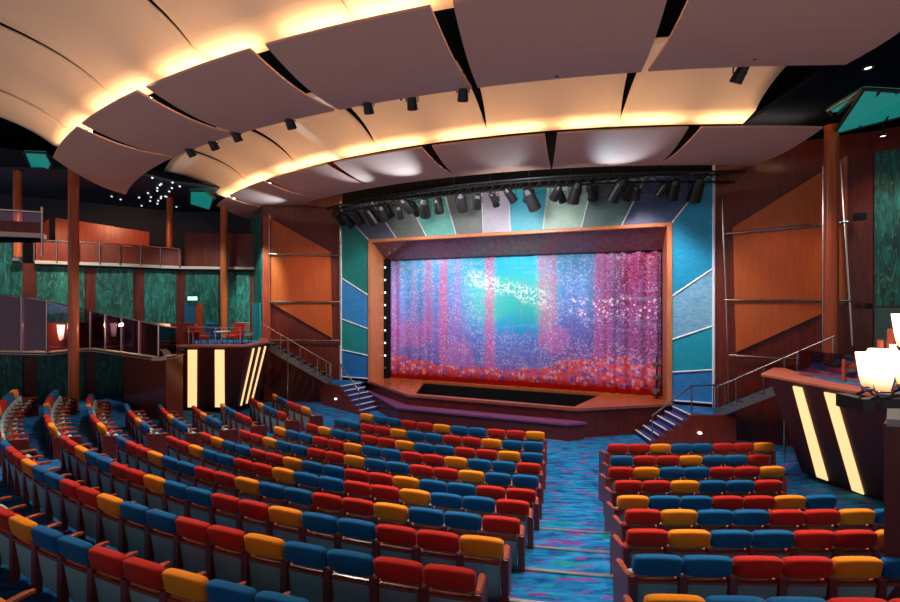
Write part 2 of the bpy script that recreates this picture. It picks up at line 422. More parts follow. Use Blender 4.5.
# right block, from the aisle outwards
SEQR = 'RRYBB'; STARTR = {1: 0, 2: 4, 3: 1, 4: 0, 5: 2, 6: 1, 7: 1, 8: 3, 9: 2}
CNTR = {1: 8, 2: 7, 3: 7, 4: 6, 5: 7, 6: 9, 7: 8, 8: 6, 9: 5}
XR = {1: 4.15, 2: 3.88, 3: 3.50, 4: 3.28, 5: 2.98, 6: 2.75, 7: 2.40, 8: 2.1, 9: 1.82}
for k in range(1, 10):
    D0 = C.y - RK(k); n = CNTR[k]
    for i in range(n):
        x = XR[k] + W * (i + .5); y = D0 + (x - 4.6) ** 2 / 120
        if not in_view(x, y, ZT[k] + .94): continue
        c = SEQR[(STARTR[k] + i) % 5]
        put_seat(x, y, ZT[k], (-(x - 4.6) / 60, 1), c, f'{CN[c]}-topped theatre seat in the right-hand block, {ROWN[k-1]}, {ORD[i]} from the aisle',
                 'theatre seats of the right block', right_end=(i == n - 1), left_end=(i == 0))
# left block beyond the left aisle
FAR = {1: 54.8, 2: 53.0, 3: 51.6, 4: 51, 5: 51.5, 6: 51.3, 7: 55.3, 8: 55.3, 9: 55.3}
STARTL = {1: 2, 2: 4, 3: 3, 4: 0, 5: 0, 6: 1, 7: 2, 8: 2, 9: 3}
for k in range(1, 10):
    R = RK(k) - (.25 if k < 3 else 0); d = math.degrees(W / R); th = 40.2 + d / 2; i = 0; zz = ZT[k]
    while th + d / 2 <= FAR[k]:
        x, y = PC(R, th)
        last = th + 1.5 * d > FAR[k]
        if in_view(x, y, zz + .94):
            c = SEQ[(STARTL[k] + i) % 5]
            put_seat(x, y, zz, (C.x - x, C.y - y), c, f'{CN[c]}-topped theatre seat in the left-hand block, {ROWN[k-1]}, {ORD[i]} from the aisle',
                     'theatre seats of the left block', right_end=(i == 0), left_end=last)
        i += 1; th += d
for o in SM.values():
    bpy.data.objects.remove(o)
print('SEATS', NSEAT)

# ------------------------------------------------------------------ room shell
struct(MB().box((0, 12, 12.3), (70, 60, .2)).build('ceiling', 'dark_ceiling'))
WL = [(-24, 13.4), (-20.5, 15.6), (-17.2, 17.5), (-14.6, 19.0), (-13.0, 20.5), (-9.6, 20.9), (-8.62, 19.65), (-8.3, 19.75), (-5.05, 20.0)]
WL2 = WL[1:6]
mb = MB()
for a, b in zip(WL, WL[1:]):
    a, b = Vector(a), Vector(b); d = (b - a).normalized(); nrm = Vector((-d.y, d.x)) * .3
    top = 6.25 if a.x < -9.7 else 12.2
    mb.prism([(a.x, a.y, -.1), (b.x, b.y, -.1), (b.x, b.y, top), (a.x, a.y, top)], (nrm.x, nrm.y, 0))
struct(mb.build('wall_left', 'mahogany'))
WRA, WRB = (9.12, 14.8), (12.3, 12.95)
WR = [WRA, WRB, (12.75, 12.75), (14.2, 11.6), (18, 8.0), (19, 2.0)]
mb = MB()
for a, b in zip(WR, WR[1:]):
    a, b = Vector(a), Vector(b); d = (b - a).normalized(); nrm = Vector((-d.y, d.x)) * .3
    mb.prism([(a.x, a.y, -.1), (b.x, b.y, -.1), (b.x, b.y, 9.85), (a.x, a.y, 9.85)], (nrm.x, nrm.y, 0))
struct(mb.build('wall_right', 'mahogany'))
struct(MB().prism([(8.5, 16, 9.8), (8.45, 11.5, 9.8), (8.3, 9.5, 9.8), (7.3, 8.8, 9.8), (7.6, 6, 9.8), (9.6, 1, 9.8), (22, 1, 9.8), (22, 16, 9.8)], (0, 0, .1)).build('ceiling_right', 'dark_ceiling'))
# rear wall behind the upper balcony
mb = MB()
for a, b in (((-27, 17), (-21, 21.5)), ((-21, 21.5), (-16, 25)), ((-16, 25), (-6, 25.5))):
    mb.prism([(*a, 5), (*b, 5), (*b, 12.2), (*a, 12.2)], (-.1, .25, 0))
struct(mb.build('wall_back', 'navy'))
# backstage darkness
mb = MB(); p, q = st(-4, -3.5), st(16, -3.5)
mb.prism([(*p, 0), (*q, 0), (*q, 12), (*p, 12)], (.1, .3, 0)); struct(mb.build('wall_stage', 'stage_black'))

# teal cloth panels between pilasters
def wall_panel(px0, px1, py0, py1, seg, label, m='teal_pattern', push=.05, grp='teal patterned wall panels'):
    A, B = seg; a, b, c, d = at(px0, py0, A, B, .003), at(px1, py0, A, B, .003), at(px1, py1, A, B, .003), at(px0, py1, A, B, .003)
    top = (a[2] + b[2]) / 2; bot = (c[2] + d[2]) / 2
    n = Vector(at(px0, py0, A, B, push)) - Vector(at(px0, py0, A, B, 0))
    return tag(MB().prism([(a[0], a[1], top), (b[0], b[1], top), (b[0], b[1], bot), (a[0], a[1], bot)], n).build('wall_panel', m), label, 'wall panel', grp)
W01, W12, W23, W34, W45, W56 = (WL[1], WL[2]), (WL[1], WL[2]), (WL[2], WL[3]), (WL[3], WL[4]), (WL[4], WL[5]), (WL[5], WL[6])
wall_panel(-30, 23, 240, 398, W12, 'leftmost teal patterned wall panel, cut off by the left edge')
wall_panel(37, 85, 265, 400, W23, 'teal patterned wall panel standing behind the tall left column')
wall_panel(96, 133, 267, 402, (WL[2], WL[3]), 'teal patterned wall panel just right of the tall left column')
wall_panel(144, 176, 270, 404, W34, 'teal patterned wall panel above the right half of the glazed gallery')
wall_panel(186, 219, 272, 385, W45, 'teal patterned wall panel around the exit sign and doorway')
wall_panel(229, 250, 272, 385, W45, 'teal patterned wall panel right of the slim second column')
wall_panel(252, 263, 216, 385, W56, 'tall narrow bright teal panel beside the orange wall')

# red-orange strip beside it
a, b = WL[6], WL[7]
tag(MB().prism([(a[0], a[1] - .02, 2.9), (b[0], b[1] - .02, 2.9), (b[0], b[1] - .02, 8.6), (a[0], a[1] - .02, 8.6)], (0, -.04, 0)).build('wall_panel', 'red_wood'),
    'narrow red wood strip between the bright teal panel and the orange wall', 'wall panel')
# doorway with exit sign
A, B = WL[4], WL[5]
dr = empty('door', (*on_line(191, A, B), 2.9), 'dark blue doorway under the green exit sign', 'door')
for nm, x0, x1, y0, y1, mt, pu in (('door_leaf', 185.5, 196, 303, 345, 'sign_blue', .09), ('door_panel', 197, 204, 303, 345, 'red_wood', .12)):
    p = [at(x0, y0, A, B, .055), at(x1, y0, A, B, .055), at(x1, y1, A, B, .055), at(x0, y1, A, B, .055)]
    n = Vector(at(x0, y0, A, B, pu)) - Vector(at(x0, y0, A, B, .055))
    keep(MB().prism(p, n).build(nm, mt), dr)
p = at(195.5, 298.5, A, B, .30)
ex = empty('exit_sign', (p[0], p[1], p[2] - .08), 'small green glowing exit sign above the blue doorway', 'exit sign')
keep(MB().box(p, (.42, .06, .17)).build('sign_face', 'exit_glow'), ex)
keep(MB().box((p[0], p[1] + .12, p[2] + .10), (.44, .26, .03)).build('sign_bracket', 'black_metal'), ex)
p = [at(251.5 + .5, 303, *W56, .06), at(262, 303, *W56, .06), at(262, 345, *W56, .06), at(252, 345, *W56, .06)]
n = Vector(at(252, 303, *W56, .10)) - Vector(at(252, 303, *W56, .06))
tag(MB().prism(p, n).build('door', 'teal_light'), 'plain light teal door at the foot of the narrow teal panel', 'door')

# ------------------------------------------------------------------ portal and proscenium
ZS = 1.0; ZF = 7.37
def sp(s, t, z): return (*st(s, t), z)
WST = 12.4
LA, LB = st(0, 0), st(WST, 0)
pf = empty('proscenium_frame', sp(WST / 2, 0, ZS), 'wooden proscenium frame around the stage curtain', 'proscenium frame')
def box_st(mb, s0, s1, t0, t1, z0, z1):
    return mb.prism([sp(s0, t0, z0), sp(s1, t0, z0), sp(s1, t1, z0), sp(s0, t1, z0)], (0, 0, z1 - z0))
keep(MB().prism([sp(0, .12, ZS), sp(.16, .12, ZS), sp(.20, -1.2, ZS), sp(0, -1.2, ZS)], (0, 0, ZF - ZS)).build('jamb', 'frame_wood'), pf)['label'] = 'left orange wood jamb'
keep(MB().prism([sp(WST, .12, ZS), sp(WST - .16, .12, ZS), sp(WST - .16, -1.2, ZS), sp(WST, -1.2, ZS)], (0, 0, ZF - ZS)).build('jamb', 'frame_wood'), pf)['label'] = 'right wood jamb'
keep(box_st(MB(), 0, WST, -.1, .12, ZF, ZF + .14).build('head', 'frame_wood', bevel=.02), pf)
m = mat('soffit', (.20, .10, .13), .12); g = NG(m); n_ = g.noise(g.co((3, 3, 3)), 2, 3); g.base(g.ramp(n_, [(.3, (.16, .07, .08)), (.7, (.24, .12, .15))]))
keep(MB().add([sp(.1, -.08, ZF), sp(WST - .1, -.08, ZF), sp(WST - .1, -1.15, 6.68), sp(.1, -1.15, 6.68), sp(.1, -.08, ZF + .1), sp(WST - .1, -.08, ZF + .1), sp(WST - .1, -1.2, 6.80), sp(.1, -1.2, 6.80)],
     [(0, 1, 2, 3), (4, 7, 6, 5), (0, 4, 5, 1), (2, 6, 7, 3), (0, 3, 7, 4), (1, 5, 6, 2)]).build('soffit', 'soffit'), pf)

# coloured glass portal around the frame
pt = empty('portal_surround', sp(WST / 2, .02, ZF), 'surround of coloured glass panels with white dividing lines around the stage', 'portal surround')
PO = 1.46; ZTOP = 9.22
def on_portal(px, py): return at(px, py, LA, LB, .0)
def pane(poly, m, nm='glass_panel'):
    n = Vector((*ST, 0)) * .05
    return keep(MB().prism(poly, n).build(nm, m), pt)
def st_px(px): # stage s coordinate of a pixel column on the portal plane
    x, y = on_line(px, LA, LB); return (Vector((x, y)) - SL).dot(SU)
def bar(a, b, r=.032, m='white_trim'):
    n = Vector((*ST, 0)) * .06
    return keep(MB().tube(Vector(a) + n, Vector(b) + n, r, n=6).build('divider', m), pt)
# left column of panes: s from -PO to 0
def zat(px, py): return on_portal(px, py)[2]
sL, sR = -PO, 13.66
zl = [(8.95, ZF + .12), (zat(344.6, 278), zat(368, 295.6)), (zat(347, 319), zat(370, 329)), (zat(348, 350), zat(372, 355.6)), (1.15, 1.15)]
for i, mname in enumerate(('tealdark', 'blue', 'teal', 'blue2')):
    (a, b), (c, d) = zl[i], zl[i + 1]
    pane([sp(sL, 0, a), sp(0, 0, b), sp(0, 0, d), sp(sL, 0, c)], 'glass_' + mname)
    bar(sp(sL, 0, a), sp(0, 0, b))
bar(sp(sL, 0, 1.15), sp(0, 0, 1.15))
zr = [(9.2, ZF + .12), (zat(710, 269), zat(672, 296.4)), (zat(710, 326), zat(672, 339.5)), (zat(700, 369), zat(672, 372)), (1.15, 1.15)]
for i, mname in enumerate(('azure', 'ice', 'cyan', 'blue')):
    (a, b), (c, d) = zr[i], zr[i + 1]
    pane([sp(sR, 0, a), sp(WST, 0, b), sp(WST, 0, d), sp(sR, 0, c)], 'glass_' + mname)
    bar(sp(sR, 0, a), sp(WST, 0, b))
bar(sp(sR, 0, 1.15), sp(WST, 0, 1.15))
keep(MB().tube(sp(sL - .04, .05, 1), sp(sL - .04, .05, 9.4), .06, n=8).build('edge_tube', 'white_trim'), pt)
keep(MB().tube(sp(sR + .04, .05, 1), sp(sR + .04, .05, 9.4), .05, n=8).build('edge_tube', 'white_trim'), pt)
# header panes
divs = [((375.6, 207), (398, 240)), ((415.6, 214.5), (428, 239)), ((448, 204.5), (457, 237)), ((482.5, 200), (483.6, 235.6)),
        ((509, 192), (511, 234.5)), ((548, 189), (543, 232)), ((592.5, 184.5), (581, 230)), ((643.5, 181), (621.4, 226.7))]
lines = [(-PO, 8.95, 0.)]
for (ax, ay), (bx, by) in divs:
    sa, za = st_px(ax), zat(ax, ay); sb, zb = st_px(bx), zat(bx, by)
    k = (ZTOP - zb) / (za - zb); lines.append((sb + (sa - sb) * k, ZTOP, sb - (sa - sb) * (zb - ZF - .12) / (za - zb)))
hd = ['slate', 'olive', 'mint', 'olive', 'lavender', 'cyan', 'sage', 'greyteal', 'deepblue']
for i, mname in enumerate(hd):
    bl = 0. if i == 0 else lines[i][2]; tl = -PO if i == 0 else lines[i][0]
    br = WST if i == 8 else lines[i + 1][2]; tr = sR if i == 8 else lines[i + 1][0]
    poly = [sp(bl, 0, ZF + .12), sp(br, 0, ZF + .12)]
    if i == 8: poly += [sp(sR, 0, 9.2), sp(sR - .01, 0, ZTOP)]
    else: poly += [sp(tr, 0, ZTOP)]
    poly += [sp(tl, 0, ZTOP)]
    if i == 0: poly += [sp(-PO, 0, 8.95)]
    pane(poly, 'glass_' + mname)
    if i: bar(sp(lines[i][2], 0, ZF + .12), sp(lines[i][0], 0, ZTOP), .028)
# black masking above the portal
mb = MB(); box_st(mb, -PO - .3, sR + .3, -.3, -.02, ZTOP, 12.2); struct(mb.build('wall_header', 'stage_black'))

# row of small round lamps down the left jamb
bl = empty('lamp_batten', sp(.3, -.9, ZS), 'black vertical batten of small lamps beside the left edge of the curtain', 'lamp batten')
keep(box_st(MB(), .20, .42, -1.2, -.98, ZS, 6.7).build('housing', 'stage_black'), bl)
for i in range(9):
    p = sp(.30, -.93, 1.5 + i * .6); keep(MB().lathe([(0, -.05), (.035, -.035), (.05, 0), (.035, .035), (0, .05)], p, 8).build('lamp', 'lens_lit' if i else 'lens', smooth=True), bl)
bl = empty('stage_lamp_stack', sp(WST - .62, -.75, ZS), 'small black stack of side lamps at the right foot of the curtain', 'lamp stack')
keep(MB().tube(sp(WST - .40, -.8, ZS), sp(WST - .40, -.8, ZS + 1.6), .03).build('pole', 'black_metal'), bl)
for i in range(3):
    p = sp(WST - .42, -.70, ZS + .3 + i * .5); keep(MB().tube(Vector(p) + Vector((-.10, -.08, 0)), Vector(p) + Vector((.10, .08, 0)), .10, n=10).build('lamp', 'lens', smooth=False), bl)

# ------------------------------------------------------------------ curtain
m = mat('curtain', (.5, .3, .6), .75, spec=.2); g = NG(m)
uvn = g.n('ShaderNodeUVMap'); sep = g.n('ShaderNodeSeparateXYZ'); g.L.new(uvn.outputs[0], sep.inputs[0])
mpn = g.n('ShaderNodeMapping'); g.L.new(uvn.outputs[0], mpn.inputs[0]); mpn.inputs['Scale'].default_value = (12.1, 5.7, 1); V2 = mpn.outputs[0]
mpv = g.n('ShaderNodeMapping'); g.L.new(uvn.outputs[0], mpv.inputs[0]); mpv.inputs['Scale'].default_value = (40, 2.2, 1); VS = mpv.outputs[0]
mph = g.n('ShaderNodeMapping'); g.L.new(uvn.outputs[0], mph.inputs[0]); mph.inputs['Scale'].default_value = (3, 14, 1); VH = mph.outputs[0]
nz = g.noise(V2, .9, 4, .6); nf = g.noise(V2, 5, 3, .6); ns_ = g.noise(VS, 1, 3, .6)
u = g.m('ADD', sep.outputs[0], g.m('MULTIPLY', g.m('SUBTRACT', nf, .5), .035))
v = g.m('ADD', sep.outputs[1], g.m('MULTIPLY', g.m('SUBTRACT', nz, .5), .16))
left = g.ramp(v, [(.16, (.17, .12, .50)), (.42, (.26, .16, .58)), (.60, (.12, .26, .68)), (.85, (.05, .38, .70)), (1., (.07, .45, .68))])
mid = g.ramp(v, [(.14, (.15, .11, .45)), (.36, (.08, .20, .62)), (.46, (.015, .38, .68)), (.56, (.05, .52, .50)), (.80, (.07, .55, .52)), (.90, (.02, .48, .66))])
right = g.ramp(v, [(.18, (.22, .08, .38)), (.42, (.10, .11, .46)), (.62, (.08, .22, .56)), (.9, (.06, .32, .62))])
far = g.ramp(v, [(.2, (.24, .05, .22)), (.5, (.20, .03, .20)), (.9, (.28, .02, .10))])
col = g.mix(g.step(u, .28, .38), left, mid)
col = g.mix(g.step(u, .60, .70), col, right)
col = g.mix(g.step(u, .76, .90), col, far)
col = g.mix(g.m('MULTIPLY', g.step(g.noise(VH, 2, 4, .7), .52, .7), .35), col, (.30, .60, .80))
def colmask(c0, c1, v0, e=.008): return g.m('MULTIPLY', g.band(u, c0, c1, e), g.step(v, v0 - .06, v0 + .06))
pk = (.72, .10, .26); spk = g.step(g.noise(V2, 6, 3, .7), .40, .60)
fine = g.n('ShaderNodeTexNoise'); g.L.new(VS, fine.inputs['Vector']); fine.inputs['Scale'].default_value = 2.6; fine.inputs['Detail'].default_value = 4; fine = fine.outputs[0]
col = g.mix(g.m('MULTIPLY', g.step(fine, .5, .66), .22), col, (.36, .20, .66))
for c0, c1, v0, s_, cc in ((-.1, .045, .1, .85, (.62, .08, .34)), (.10, .115, .5, .4, pk), (.15, .185, .38, .7, pk), (.215, .25, .1, .9, pk), (.275, .30, .42, .7, (.45, .16, .5)),
                           (.40, .435, .1, .95, (.72, .07, .26)), (.60, .665, .30, .75, pk), (.79, .845, .2, .75, (.55, .03, .18)), (.90, .925, .15, .6, (.5, .03, .2)), (.955, .97, .15, .6, (.6, .05, .2))):
    col = g.mix(g.m('MULTIPLY', colmask(c0, c1, v0), g.m('MULTIPLY', g.m('ADD', g.m('MULTIPLY', spk, .55), g.m('MULTIPLY', ns_, .7), clamp=True), s_)), col, cc)
# rounded pink mounds near the floor
for cu, cv, ru, rv in ((.30, .18, .055, .17), (.66, .36, .05, .12), (.10, .36, .08, .12)):
    du = g.m('DIVIDE', g.m('SUBTRACT', u, cu), ru); dv = g.m('DIVIDE', g.m('SUBTRACT', v, cv), rv)
    r2 = g.m('ADD', g.m('MULTIPLY', du, du), g.m('MULTIPLY', dv, dv))
    col = g.mix(g.m('MULTIPLY', g.m('SUBTRACT', 1., g.step(r2, .7, 1.2)), .5), col, (.55, .14, .45))
# orange-red ground with round stones
grd = g.m('ADD', g.m('MULTIPLY', g.step(u, .5, .85), .13), g.m('ADD', .13, g.m('MULTIPLY', g.m('SUBTRACT', 1., g.step(u, 0., .25)), .06)))
vr = sep.outputs[1]
st1 = g.vor(V2, 6.5); stone = g.step(st1[0], .44, .56)
sepc = g.n('ShaderNodeSeparateColor'); g.L.new(st1[1], sepc.inputs[0])
stc = g.ramp(sepc.outputs[0], [(.0, (.12, .09, .42)), (.35, (.55, .12, .32)), (.65, (.75, .30, .38)), (1., (.90, .60, .65))], 'CONSTANT')
ground = g.mix(stone, stc, (.70, .06, .07))
gm = g.m('SUBTRACT', 1., g.step(g.m('SUBTRACT', v, grd), -.02, .02)); col = g.mix(gm, col, ground)
# sparkle beads and squiggles
b1 = g.vor(V2, 9.5); b2 = g.vor(V2, 5.5)
patch = g.step(g.noise(V2, 1.1, 3, .6), .38, .54)
side = g.m('SUBTRACT', 1., g.m('MULTIPLY', g.band(u, .44, .59, .02), g.step(v, .36, .44)))
bd = g.m('MULTIPLY', g.m('MULTIPLY', g.m('LESS_THAN', b1[0], .36), patch), side)
col = g.mix(g.m('MULTIPLY', g.m('MULTIPLY', bd, .40), g.step(vr, .05, .2)), col, (.86, .62, .80))
sq = g.noise(V2, 2.6, 2, .5, 1.8); sl = g.m('SUBTRACT', 1., g.step(g.m('ABSOLUTE', g.m('SUBTRACT', sq, .5)), 0., .016))
sq2 = g.noise(V2, 5.2, 2, .5, 2.4); sl = g.m('MAXIMUM', sl, g.m('MULTIPLY', g.m('SUBTRACT', 1., g.step(g.m('ABSOLUTE', g.m('SUBTRACT', sq2, .5)), 0., .022)), .7))
col = g.mix(g.m('MULTIPLY', g.m('MULTIPLY', sl, .6), g.m('MULTIPLY', side, g.step(vr, .05, .2))), col, (.60, .62, .88))
# white foam band drifting down to the right
fc = g.m('SUBTRACT', .84, g.m('MULTIPLY', g.m('SUBTRACT', u, .33), .62))
fd = g.m('ABSOLUTE', g.m('SUBTRACT', v, fc)); fm = g.m('MULTIPLY', g.m('SUBTRACT', 1., g.step(fd, .04, .085)), g.band(u, .33, .64, .03))
fm = g.m('MULTIPLY', fm, g.step(g.noise(V2, 8, 2, .6, 1.), .49, .56)); col = g.mix(g.m('MULTIPLY', fm, .8), col, (.74, .86, .76))
fc2 = g.m('ABSOLUTE', g.m('SUBTRACT', v, .60)); f2 = g.m('MULTIPLY', g.m('SUBTRACT', 1., g.step(fc2, .05, .11)), g.band(u, .70, .99, .03))
col = g.mix(g.m('MULTIPLY', f2, g.m('LESS_THAN', b2[0], .30)), col, (.92, .66, .74))
# red hem
col = g.mix(g.m('SUBTRACT', 1., g.step(vr, .030, .038)), col, (.72, .02, .012))
g.base(col)
NU, NV = 420, 12; CT = -1.3; S0, S1 = .40, WST - .18; mb = MB(); vs = []; uvs = []
for j in range(NV + 1):
    for i in range(NU + 1):
        u_ = i / NU; v_ = j / NV; s_ = S0 + (S1 - S0) * u_
        amp = .012 + .10 * max(0, (u_ - .62) / .38) ** 1.2 + .03 * max(0, (.25 - u_) / .25)
        t_ = CT + amp * math.sin(u_ * 150 + 1.2 * math.sin(u_ * 37)) * (1.1 - .3 * v_)
        vs.append(sp(s_, t_, ZS + .02 + 5.68 * v_)); uvs.append((u_, v_))
mb.add(vs, [(j * (NU + 1) + i, j * (NU + 1) + i + 1, (j + 1) * (NU + 1) + i + 1, (j + 1) * (NU + 1) + i) for j in range(NV) for i in range(NU)])
cu = mb.build('stage_curtain', 'curtain', smooth=True)
uvl = cu.data.uv_layers.new(name='UVMap')
for lp in cu.data.loops: uvl.data[lp.index].uv = uvs[lp.vertex_index]
so = cu.modifiers.new('thick', 'SOLIDIFY'); so.thickness = .01
tag(cu, 'large beaded stage curtain with pink columns and a blue seascape, hanging on stage', 'stage curtain')

# ------------------------------------------------------------------ stage, apron, pit
stg = empty('stage', sp(6, 0, 0), 'raised wooden stage apron with a sunken dark pit in its middle', 'stage')
lip = [(-.1, -.1), (2.85, 1.85), (9.3, 1.85), (WST + .1, -.1)]
pit = [(2.35, -.95), (3.05, 1.55), (9.15, 1.55), (10.05, -.95)]
TH = .10
def poly_st(mb, pts, z0, z1): return mb.prism([sp(a, b, z0) for a, b in pts], (0, 0, z1 - z0))
mb = MB()
poly_st(mb, [(-1.5, -3.4), (-1.5, 0), lip[0], pit[0], pit[3], lip[3], (WST + 1.5, 0), (WST + 1.5, -3.4)], ZS - TH, ZS)
keep(mb.build('stage_floor', 'stage_wood'), stg)
mb = MB()
poly_st(mb, [lip[0], lip[1], pit[1], pit[0]], ZS - TH, ZS + .0)
poly_st(mb, [lip[1], lip[2], pit[2], pit[1]], ZS - TH, ZS + .0)
poly_st(mb, [lip[2], lip[3], pit[3], pit[2]], ZS - TH, ZS + .0)
keep(mb.build('apron_top', 'stage_wood'), stg)
mb = MB()
for a, b in zip(lip, lip[1:]):
    mb.prism([sp(*a, ZS - .06), sp(*b, ZS - .06), sp(*b, ZS + .05), sp(*a, ZS + .05)], (ST.x * .10, ST.y * .10, 0))
keep(mb.build('apron_cap', 'cap_wood', bevel=.01), stg)
mb = MB()
for a, b in zip(lip, lip[1:]):
    mb.prism([sp(*a, -.05), sp(*b, -.05), sp(*b, ZS - .05), sp(*a, ZS - .05)], (-ST.x * .08, -ST.y * .08, 0))
keep(mb.build('apron_front', 'mahogany'), stg)
mb = MB()
for (a, b) in zip(pit, pit[1:] + pit[:1]):
    mb.prism([sp(*a, 0), sp(*b, 0), sp(*b, ZS - TH), sp(*a, ZS - TH)], (-ST.x * .03, -ST.y * .03, 0))
poly_st(mb, pit, .005, .02)
keep(mb.build('pit_lining', 'stage_black'), stg)
led = [(-.1, .1), (2.6, 2.35), (9.0, 2.35), (9.6, 1.95), (9.3, 1.85), (2.85, 1.85), (-.1, -.1)]
mb = MB(); poly_st(mb, led, .52, .60); keep(mb.build('lower_ledge', 'purple_lit_ledge', bevel=.01), stg)
mb = MB()
l2 = [(-.1, .06), (2.62, 2.28), (8.98, 2.28), (9.5, 1.92)]
for a, b in zip(l2, l2[1:]):
    mb.prism([sp(*a, -.05), sp(*b, -.05), sp(*b, .52), sp(*a, .52)], (-ST.x * .05, -ST.y * .05, 0))
keep(mb.build('lower_front', 'mahogany'), stg)

# small carpeted stairs and their landings, right and mirrored left
def side_stairs(M, where):
    root = empty('stage_stairs', (*M((7.4, 14.4)), 0), f'short carpeted stairs with pale nosings and wood side at the {where} end of the stage', 'stairs', 'stairs up to the stage')
    mb = MB(); nz = MB()
    for i in range(6):
        x0 = 6.52 + i * .26; z1 = ZS * (i + 1) / 6; x1 = 7.82 if i < 5 else 7.85
        mb.prism([(*M((x0, 13.87)), 0), (*M((x0 + .27 if i < 5 else 8.0, 13.87)), 0), (*M((x0 + .27 if i < 5 else 8.0, 14.95)), 0), (*M((x0, 14.95)), 0)], (0, 0, z1 - .003 * (i == 5)))
        nz.prism([(*M((x0 - .012, 13.86)), z1 - .02), (*M((x0 + .04, 13.86)), z1 - .02), (*M((x0 + .04, 14.96)), z1 - .02), (*M((x0 - .012, 14.96)), z1 - .02)], (0, 0, .032))
    keep(mb.build('steps', 'purple_carpet'), root); keep(nz.build('nosings', 'white_trim'), root)
    mb = MB(); pf_ = [(6.50, 0)]
    for i in range(6): pf_ += [(6.50 + i * .26, ZS * (i + 1) / 6), (6.50 + (i + 1) * .26, ZS * (i + 1) / 6)]
    pf_ = pf_[:-1] + [(9.3, ZS), (9.3, 0)]
    a = [(*M((x, 13.86)), z - .012) for x, z in pf_]; b = Vector((*M((0, 13.80)), 0)) - Vector((*M((0, 13.86)), 0))
    keep(mb.prism(a, b).build('side_panel', 'red_mahogany'), root)
    a = [(*M((x, y)), ZS - .08) for x, y in ((7.95, 13.85), (9.3, 13.85), (9.55, 14.55), (9.12, 14.78), (7.95, 15.2))]
    keep(MB().prism(a, (0, 0, .085)).build('landing', 'carpet'), root)
    # handrails
    hr = MB(); y0 = 13.9
    P = lambda x, y, z: (*M((x, y)), z)
    hr.path([P(6.62, y0, .95), P(7.9, y0, 1.92), P(8.65, y0, 1.95), P(9.05, y0, 1.95)], .028)
    hr.tube(P(6.62, y0, .16), P(6.62, y0, .95), .022); hr.tube(P(7.9, y0, .9), P(7.9, y0, 1.92), .024); hr.tube(P(8.62, y0, .9), P(8.62, y0, 1.95), .024)
    hr.path([P(9.0, y0, ZS), P(9.0, y0, 1.95)], .022)
    keep(hr.build('handrail', 'chrome'), root)
    o = keep(MB().lathe([(0, -.04), (.05, -.03), (.07, 0), (.05, .03), (0, .04)], P(8.1, 13.78, .42), 8).build('step_light', 'down_glow'), root)
    return root
mat('purple_carpet', (.035, .03, .16), .9)
wood('red_mahogany', (.16, .022, .012), (.26, .038, .018), .3)
side_stairs(lambda p: p, 'right')
side_stairs(lambda p: mirror(p), 'left')

# steel catwalk stairs climbing from the stage landing to the side boxes
def catwalk(M, where):
    a0, a1 = Vector((-5.35, 19.15, ZS + .0)), Vector((-8.25, 18.5, 2.9)); wv = Vector((-.15, .75, 0)).normalized() * .75
    root = empty('catwalk_stairs', M((a0.x, a0.y, 0)), f'grey steel stairs with open treads climbing to the {where} side box', 'stairs', 'steel catwalk stairs')
    d = a1 - a0
    for w0, nm in ((0, 'stringer'), (.75, 'stringer')):
        o = Vector((0, 0, 0)) if w0 == 0 else wv
        p = [a0 + o + Vector((0, 0, -.16)), a1 + o + Vector((0, 0, -.16)), a1 + o + Vector((0, 0, .16)), a0 + o + Vector((0, 0, .16))]
        p = [M(tuple(q)) for q in p]; n = Vector(M(tuple(wv * .05 + a0))) - Vector(M(tuple(a0)))
        keep(MB().prism(p, (n.x, n.y, 0)).build(nm, 'steel'), root)
    for i in range(11):
        c = a0 + d * ((i + .5) / 11) + Vector((0, 0, .08)); h = d.normalized().to_2d().to_3d() * .14
        p = [M(tuple(q)) for q in (c - h, c + h, c + h + wv, c - h + wv)]
        keep(MB().prism(p, (0, 0, .035)).build('tread', 'stage_black'), root)
    hr = MB(); up = Vector((0, 0, 1.0))
    hr.path([M(tuple(q)) for q in (a0 + up * .85, a0 + d * .45 + up * .85, a1 + up * .85)], .026)
    for f in (0.02, .2, .45, .72, .98): hr.tube(M(tuple(a0 + d * f)), M(tuple(a0 + d * f + up * .85)), .022)
    keep(hr.build('handrail', 'chrome'), root)
    q = a0 + d * .62
    keep(MB().tube(M((q.x, q.y, 0.0)), M((q.x, q.y, q.z + .9)), .03).build('support_post', 'chrome'), root)
    return root
catwalk(lambda p: p, 'left'); catwalk(lambda p: mirror(p), 'right')

# ------------------------------------------------------------------ splayed orange walls beside the portal
def relief(seg, poly, m, push0, push1):
    A, B = seg; a = [at(x, y, A, B, push0) for x, y in poly]
    n = Vector(at(poly[0][0], poly[0][1], A, B, push1)) - Vector(a[0]); return MB().prism(a, n).build('wall_panel', m)
LS = (WL[7], WL[8]); RS = (WRA, WRB)
tag(relief(LS, [(272, 219), (331, 252), (333, 338), (272, 303)], 'orange_wood', .02, .14), 'orange wood relief panel with slanted ends on the wall left of the stage', 'wall panel')
tag(relief(RS, [(732.5, 228), (846, 157), (846, 302), (735.6, 352)], 'orange_wood', .02, .14), 'orange wood relief panel with slanted ends on the wall right of the stage', 'wall panel')
def rails(seg, hors, vers, where):
    A, B = seg; x0, y0 = hors[0][0]; root = empty('rail_grid', (*on_line(x0, A, B), 2.8), f'thin chrome rail grid fixed across the orange wall {where} of the stage', 'rail grid')
    for (p, q) in hors: keep(MB().tube(at(*p, A, B, .22), at(*q, A, B, .22), .045, n=8).build('rail', 'chrome'), root)
    for (p, q) in vers: keep(MB().tube(at(*p, A, B, .22), at(*q, A, B, .22), .03, n=8).build('rod', 'chrome'), root)
